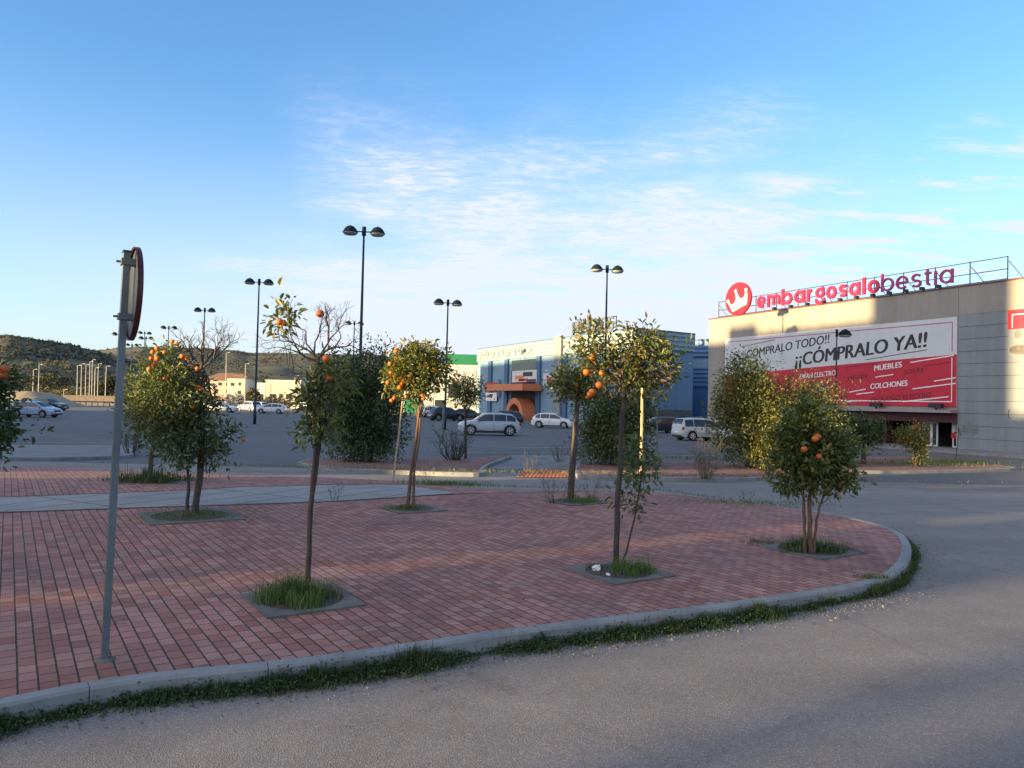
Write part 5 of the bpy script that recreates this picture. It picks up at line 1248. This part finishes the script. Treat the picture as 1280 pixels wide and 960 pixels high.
for (px, py, rr, hh, nn, lab) in ((560, 606, .45, .12, 800, 'low grass patch at the far corner of the pavement'), (1195, 579, 1.0, .35, 700, 'grass at the foot of the spindly sapling'), (1146, 581, 1.5, .3, 900, 'yellow-green grass under the yellow-sided bush'), (835, 594, 4.0, .12, 1500, 'thin grass along the kerb of the tree median'), (440, 586, 3.5, .14, 900, 'grass along the kerb of the bush median'), (860, 574, 4, .25, 1200, 'grass between the tree median and the parking bays'), (950, 629, .7, .06, 400, 'sparse grass on the back kerb'), (1090, 722, .12, .05, 100, 'moss patch beside the kerb at the tip')):
    b = G(px, py, KH if py > 600 else .1); n_ = nn; P = np.stack([b.x + rng.normal(0, rr, n_), b.y + rng.normal(0, rr * .12 if rr > 3 else rr * .3, n_), np.full(n_, b.z)], 1)
    if py < 600: P[:, 2] = [slope_z(y) + .1 for y in P[:, 1]]
    tag(blades('grass_patch', P, rng.uniform(.4, 1, n_) * hh, .012, m_grass if nn != 1500 else m_dry, .4, off=tuple(b)), lab, 'grass', kind='stuff')

# weeds along the foot of the near kerb
def along(L, s0, s1, n, spread, bias=0.0):
    cum = [0]
    for i in range(len(L) - 1): cum.append(cum[-1] + (L[i + 1] - L[i]).length)
    out = []
    for s in rng.uniform(s0 * cum[-1], s1 * cum[-1], n):
        i = min(int(np.searchsorted(cum, s)) - 1, len(L) - 2); i = max(i, 0); t = (s - cum[i]) / max(cum[i + 1] - cum[i], 1e-6)
        p = L[i].lerp(L[i + 1], t); d = (L[i + 1] - L[i]).normalized(); q = Vector((d.y, -d.x, 0)); out.append((p, q, s))
    return out
P = []; H = []
for p, q, s in along(near, 0.0, .60, 34000, 0):
    dn = mn.noise(Vector((s * 1.6, 3, 0))) * 1.0 + mn.noise(Vector((s * 5, 8, 0))) * .5 + .74
    tipf = 1.0 if p.x < 2.8 else .4
    if rng.random() > dn * tipf: continue
    w0 = abs(rng.normal(0, .055)) * (0.5 + dn) * (tipf + .2); w0 = max(w0, 0.0)
    P.append((p.x + q.x * w0, p.y + q.y * w0, -.01)); H.append(rng.uniform(.25, 1) * (.045 + .12 * min(dn, 1.2) ** 2) * max(.25, 1 - w0 * 3))
tag(blades('kerb_grass', P, np.array(H), .006, m_weed, .55), 'dark weeds and grass growing along the foot of the near kerb', 'weeds', kind='stuff')
P = []; D = []
for p, q, s in along(near, 0.0, .60, 30000, 0):
    dn = mn.noise(Vector((s * 1.6, 3, 0))) * .9 + mn.noise(Vector((s * 6, 18, 0))) * .5 + .62
    tipf = 1.0 if p.x < 2.8 else .4
    if rng.random() > dn * tipf: continue
    w0 = abs(rng.normal(0, .065)) * (tipf + .2); P.append((p.x + q.x * w0, p.y + q.y * w0, abs(rng.normal(0, .018 + .030 * dn)) * max(.2, 1 - w0 * 3))); D.append((rng.normal(), rng.normal(), rng.normal(.5, .5)))
tag(leaf_obj('kerb_leaves', P, D, rng.uniform(.012, .03, len(P)), .012, m_weed), 'small-leaved weeds along the foot of the near kerb', 'weeds', kind='stuff')
P = []; H = []
for p, q, s in along(near, .05, .62, 380, 0):
    if mn.noise(Vector((s * 1.3, 23, 0))) < 0: continue
    P.append((p.x + q.x * .03, p.y + q.y * .03, 0)); H.append(rng.uniform(.1, .27))
tag(blades('dry_stalks', P, np.array(H), .0035, m_dry, .35), 'pale dry stalks rising among the kerb weeds', 'weeds', kind='stuff')
P = []; H = []
for p, q, s in along(near, .66, .99, 900, 0):
    w0 = rng.uniform(-.12, .03); P.append((p.x + q.x * w0, p.y + q.y * w0, KH - .02)); H.append(rng.uniform(.02, .08))
tag(blades('back_kerb_weeds', P, np.array(H), .006, m_weed, .6), 'short weeds growing along the back kerb of the pavement', 'weeds', kind='stuff')
# gravel, leaf litter at the kerb
mb = MB()
for p, q, s in along(near, 0.0, .62, 1500, 0):
    w0 = abs(rng.normal(.16, .09)); r_ = rng.uniform(.003, .009) * (1.7 if rng.random() < .04 else 1); c = Vector((p.x + q.x * w0, p.y + q.y * w0, r_ * .4)); a = rng.uniform(0, 3)
    vs = [c + Vector((math.cos(a + k * 1.57) * r_ * rng.uniform(.7, 1.4), math.sin(a + k * 1.57) * r_ * rng.uniform(.7, 1.4), -r_ * .4)) for k in range(4)] + [c + Vector((0, 0, r_ * .8))]
    mb.add(vs, [(0, 1, 4), (1, 2, 4), (2, 3, 4), (3, 0, 4)])
m_grav = plain('gravel_bits', (0.20, 0.185, 0.165), 0.9, var=.6, scale=30)
tag(mb.build('gravel', m_grav), 'small stones and debris scattered along the near kerb', 'gravel', kind='stuff')
P = []; D = []
for p, q, s in along(near, 0.0, .62, 260, 0): w0 = abs(rng.normal(.2, .15)); P.append((p.x + q.x * w0, p.y + q.y * w0, .008)); D.append((rng.normal(), rng.normal(), .05))
for _ in range(90): g_ = G(rng.uniform(20, 1000), rng.uniform(650, 790), KH); P.append((g_.x, g_.y, KH + .006)); D.append((rng.normal(), rng.normal(), .05))
tag(leaf_obj('fallen_leaves', P, D, rng.uniform(.012, .035, len(P)), .013, m_dry), 'dry fallen leaves on the road edge and paving', 'leaves', kind='stuff')

# ---------------------------------------------------------------- cars
def interp(x, T_): return float(np.interp(x, [t[0] for t in T_], [t[1] for t in T_]))
def make_car(kind, mpaint, label, loc, yaw, name='parked_car', group='cars parked in the car park'):
    if kind == 'suv': L, Wd, Hh, wr = 4.45, 1.84, 1.62, .36; top = [(-1, .62), (-.985, .95), (-.90, 1.06), (-.84, 1.30), (-.72, 1.53), (-.45, 1.61), (0, 1.62), (.18, 1.58), (.50, 1.08), (.56, 1.04), (.85, .94), (.96, .82), (1, .60)]; belt = [(-1, .95), (-.7, 1.0), (.5, .96), (1, .75)]
    elif kind == 'mpv': L, Wd, Hh, wr = 4.2, 1.74, 1.62, .32; top = [(-1, .55), (-.985, 1.0), (-.95, 1.3), (-.86, 1.56), (-.5, 1.62), (0, 1.60), (.22, 1.50), (.60, 1.03), (.66, .99), (.88, .86), (.97, .72), (1, .5)]; belt = [(-1, .95), (.55, .92), (1, .7)]
    elif kind == 'wagon': L, Wd, Hh, wr = 4.7, 1.8, 1.50, .32; top = [(-1, .55), (-.985, .92), (-.92, 1.08), (-.82, 1.40), (-.5, 1.49), (0, 1.50), (.14, 1.46), (.46, 1.0), (.52, .96), (.85, .84), (.97, .70), (1, .5)]; belt = [(-1, .92), (.46, .90), (1, .68)]
    else: L, Wd, Hh, wr = 4.1, 1.74, 1.46, .31; top = [(-1, .55), (-.985, .90), (-.93, 1.0), (-.82, 1.26), (-.62, 1.42), (-.3, 1.46), (0, 1.45), (.16, 1.40), (.52, .98), (.58, .94), (.86, .82), (.97, .68), (1, .48)]; belt = [(-1, .92), (.5, .88), (1, .66)]
    hl = L / 2; wx = (-hl + .80, hl - .86)
    root = thing(name, label, 'car', (0, 0, 0), group)
    def hw(x):
        u = abs(x) / hl; return Wd / 2 * (1 - .16 * max(0, (u - .72) / .28) ** 2.2 - .015 * u)
    def zt(x): return interp(x / hl, top)
    def zb(x):
        b = .24 + .10 * max(0, (abs(x) / hl - .9) / .1)
        for c in wx:
            d = abs(x - c); Ra = wr + .07
            if d < Ra: b = max(b, wr + math.sqrt(Ra * Ra - d * d))
        return b
    def zbe(x): return min(interp(x / hl, belt), zt(x) - .02)
    def ring(x, o=0.0):
        w2, t, b, be = hw(x), zt(x), zb(x), zbe(x); g_ = t - be
        gw = w2 * (.98 - .24 * min(g_ / .6, 1)); sh = max(min(be - .16, .74), b + .03)
        P_ = [(w2 * .95, b), (w2, max(b + .02, min(b + .14, sh - .02))), (w2 * 1.005, sh), (w2 * .965, be), (gw, t - .05 if g_ > .1 else t - .005), (gw * .86, t - (.012 if g_ > .1 else 0)), (0, t + .02)]
        return P_
    xs = sorted(set(list(np.linspace(-hl, hl, 60)) + [c + s_ * (wr + .07) for c in wx for s_ in (-1, -.999, .999, 1)] + [c + (wr + .07) * math.cos(a) for c in wx for a in np.linspace(.1, 3.04, 12)]))
    vs = []; 
    for x in xs:
        Rg = ring(x); vs += [(x, y, z_) for y, z_ in Rg] + [(x, -y, z_) for y, z_ in Rg[:-1][::-1]]
    n = 13; fs = []
    for i in range(len(xs) - 1):
        for k in range(n - 1): a = i * n + k; fs.append((a, a + n, a + n + 1, a + 1))
    fs.append(tuple(range(n))); fs.append(tuple((len(xs) - 1) * n + k for k in range(n))[::-1])
    b_o = mobj('body', vs, fs, mpaint, root, True)
    # window patches, offset outwards
    def side_patch(x0, x1, s_, nm='window', lo=.10, hi=.90, m_=m_glass):
        N_ = 10; V_ = []
        for i in range(N_ + 1):
            x = x0 + (x1 - x0) * i / N_; Rg = ring(x); (ya, za), (yb, zb_) = Rg[3], Rg[4]
            for t in (lo, .5, hi): V_.append((x, s_ * (ya + (yb - ya) * t + .012), za + (zb_ - za) * t + .004))
        return mobj(nm, V_, [(i * 3 + k, (i + 1) * 3 + k, (i + 1) * 3 + k + 1, i * 3 + k + 1) for i in range(N_) for k in range(2)], m_, root)
    def inv(zv, lohi):
        xsn = np.linspace(lohi[0] * hl, lohi[1] * hl, 200); return xsn
    xf = {'suv': .44, 'mpv': .52, 'wagon': .40, 'hatch': .46}[kind] * hl; xr = {'suv': -.83, 'mpv': -.90, 'wagon': -.84, 'hatch': -.80}[kind] * hl
    cuts = [xr, xr + .24 * (xf - xr), xr + .56 * (xf - xr), xf] if kind != 'hatch' else [xr, xr + .20 * (xf - xr), xr + .54 * (xf - xr), xf]
    for s_ in (-1, 1):
        for i in range(3): side_patch(cuts[i] + .03, cuts[i + 1] - .03, s_)
    def top_patch(x0, x1, nm):
        N_ = 8; V_ = []
        for i in range(N_ + 1):
            x = x0 + (x1 - x0) * i / N_; Rg = ring(x); yy = Rg[5][0] * .98; dz_ = .012
            for t in (-1, -.5, 0, .5, 1): V_.append((x + (.008 if x0 > 0 else -.008), yy * t, Rg[5][1] + (Rg[6][1] - Rg[5][1]) * (1 - abs(t)) + dz_))
        return mobj(nm, V_, [(i * 5 + k, (i + 1) * 5 + k, (i + 1) * 5 + k + 1, i * 5 + k + 1) for i in range(N_) for k in range(4)], m_glass, root, True)
    f0 = {'suv': .20, 'mpv': .24, 'wagon': .17, 'hatch': .19}[kind]; f1 = {'suv': .49, 'mpv': .58, 'wagon': .45, 'hatch': .50}[kind]
    top_patch(f0 * hl, f1 * hl, 'windshield')
    r0_, r1_ = {'suv': (-.74, -.89), 'mpv': (-.88, -.965), 'wagon': (-.83, -.91), 'hatch': (-.65, -.90)}[kind]; top_patch(r1_ * hl, r0_ * hl, 'rear_window')
    # wheels
    for cx_ in wx:
        for s_ in (-1, 1):
            y = s_ * (Wd / 2 - .11)
            b = MB(); b.lathe([(wr * .55, -.11), (wr * .93, -.11), (wr, -.07), (wr, .07), (wr * .93, .11), (wr * .62, .11 * 1)], 22, (cx_, y, wr), 'Y'); tw = b.build('wheel', m_tyre, root, True)
            q = MB(); q.lathe([(wr * .64, -.02), (wr * .66, .115), (wr * .58, .118), (wr * .56, .05)], 20, (0, 0, 0), 'Y')
            for k in range(5):
                a = k * 2 * math.pi / 5; ca, sa = math.cos(a), math.sin(a)
                def sp_(x, yy, z_): return (x * ca - z_ * sa, yy, x * sa + z_ * ca)
                q.box(.02, wr * .6, .085, .112, -.035, .035, sp_)
            q.lathe([(.05, .05), (.05, .118), (.02, .122)], 10, (0, 0, 0), 'Y')
            q.v = [Vector((cx_ + v.x, y + s_ * v.y, wr + v.z)) for v in q.v]; q.build('rim', m_rim, tw)
    MB().box(-hl + .25, hl - .3, -Wd / 2 + .2, Wd / 2 - .2, .2, .62).build('underbody', m_black, root)
    dk = m_black
    sk = MB(); 
    for s_ in (-1, 1): sk.box(wx[0] + wr + .1, wx[1] - wr - .1, s_ * (Wd / 2 - .03) - .02, s_ * (Wd / 2 - .03) + .025, .20, .30 if kind != 'suv' else .38)
    sk.build('sill', dk, root)
    MB().box(hl - .12, hl + .015, -Wd * .36, Wd * .36, .26, .40).build('lower_grille', dk, root); MB().box(hl - .08, hl + .008, -Wd * .22, Wd * .22, .52, .68).build('grille', dk, root)
    MB().box(-hl - .01, -hl + .12, -Wd * .36, Wd * .36, .28, .40).build('rear_bumper', dk, root)
    MB().box(hl + .016, hl + .026, -.26, .26, .42, .51).build('number_plate', m_wink, root); MB().box(-hl - .02, -hl - .011, -.26, .26, .56, .66).build('number_plate', m_wink, root)
    for s_ in (-1, 1):
        def bl(c, r3, nm, mm):
            bm = bmesh.new(); bmesh.ops.create_icosphere(bm, subdivisions=2, radius=1)
            for v in bm.verts: v.co = Vector((c[0] + v.co.x * r3[0], c[1] + v.co.y * r3[1], c[2] + v.co.z * r3[2]))
            me = bpy.data.meshes.new(nm); bm.to_mesh(me); bm.free(); me.materials.append(mm); me.polygons.foreach_set('use_smooth', [True] * len(me.polygons)); o = link(bpy.data.objects.new(nm, me)); o.parent = root
        bl((hl * .90, s_ * hw(hl * .9) * .88, zbe(hl * .9) - .09), (.24, .13, .085), 'headlight', m_lamp)
        bl((-hl * .955, s_ * hw(-hl * .955) * .93, .86), (.10, .09, .13), 'tail_light', m_tail)
        bl((xf - .08, s_ * (Wd / 2 + .06), zbe(xf) + .07), (.07, .11, .075), 'mirror', mpaint)
        for xx in (cuts[2] + .08, cuts[1] + .08): MB().box(xx, xx + .16, s_ * (Wd / 2 * 1.0) - .02, s_ * (Wd / 2) + .02, .80, .83).build('door_handle', mpaint, root)
        MB().box(cuts[2] - .01, cuts[2] + .01, s_ * Wd / 2 * 1.003 - .006, s_ * Wd / 2 * 1.003 + .002, .36, .86).build('door_gap', m_black, root)
        if kind in ('suv', 'wagon'): MB().tube([(-hl * .68, s_ * .58, zt(-hl * .68) + .03), (-hl * .3, s_ * .58, Hh + .045), (hl * .1, s_ * .58, Hh + .03)], .018, 5).build('roof_rail', m_black, root)
    root.location = loc; root.rotation_euler.z = yaw
    return root
def carpos(px, py): g = G(px, py); return (g.x, g.y, g.z)
# yaw: 0 = nose to +X
make_car('suv', p_silver, 'silver sport utility car with dark wheel arches in the middle of the lot', carpos(611, 544), R(187))
make_car('hatch', p_white, 'white hatchback with red tail lamp beside the blue store entrance', carpos(691, 535), R(-12))
make_car('mpv', p_grey, 'silver-grey people carrier parked left of the golden bush', carpos(877, 550.5), R(-160) + math.pi)
make_car('hatch', p_white, 'white car mostly hidden behind the golden columnar bush', carpos(908, 551), R(5))
make_car('hatch', p_dark, 'dark blue car beside the wooden stake', carpos(824, 541), R(200))
make_car('wagon', p_black, 'black car behind the low shoots right of the dark blue car', carpos(850, 538), R(200))
make_car('wagon', p_dark, 'dark car seen just above the silver sport utility car', carpos(626, 531), R(185))
make_car('hatch', p_dark, 'dark car right of the double-trunked orange tree stem', carpos(585, 525), R(10))
make_car('suv', p_black, 'black car between the pale stake and the lamp post', carpos(558, 526), R(30))
make_car('suv', p_white, 'white van-like car partly hidden by the small round orange tree', carpos(545, 522), R(20))
make_car('hatch', p_blue, 'pale blue-silver car at the left of the lot', carpos(45, 521.5), R(-4))
make_car('hatch', p_blue, 'second pale silver car just behind the one at the left', carpos(40, 516.5), R(-4))
make_car('wagon', p_black, 'black car behind the two pale cars at the left', carpos(60, 513), R(-8))
make_car('wagon', p_white, 'white estate car at the far edge behind the left orange tree', carpos(275, 515.5), R(4))
make_car('hatch', p_white, 'white car nose to tail behind the white estate car', carpos(252, 514.5), R(4))
make_car('hatch', p_white, 'pale white-blue hatchback beside the lamp post foot', carpos(339, 517), R(182))
make_car('suv', p_white, 'white car seen behind the lamp post foot', carpos(312, 514.5), R(140))
make_car('wagon', p_white, 'white car just right behind the pale hatchback', carpos(320, 513.5), R(150))
make_car('hatch', p_white, 'white car half hidden behind the bare-headed tree stem', carpos(378, 512.5), R(170))
for c_ in (EXTRA if 'EXTRA' in globals() else []): pass
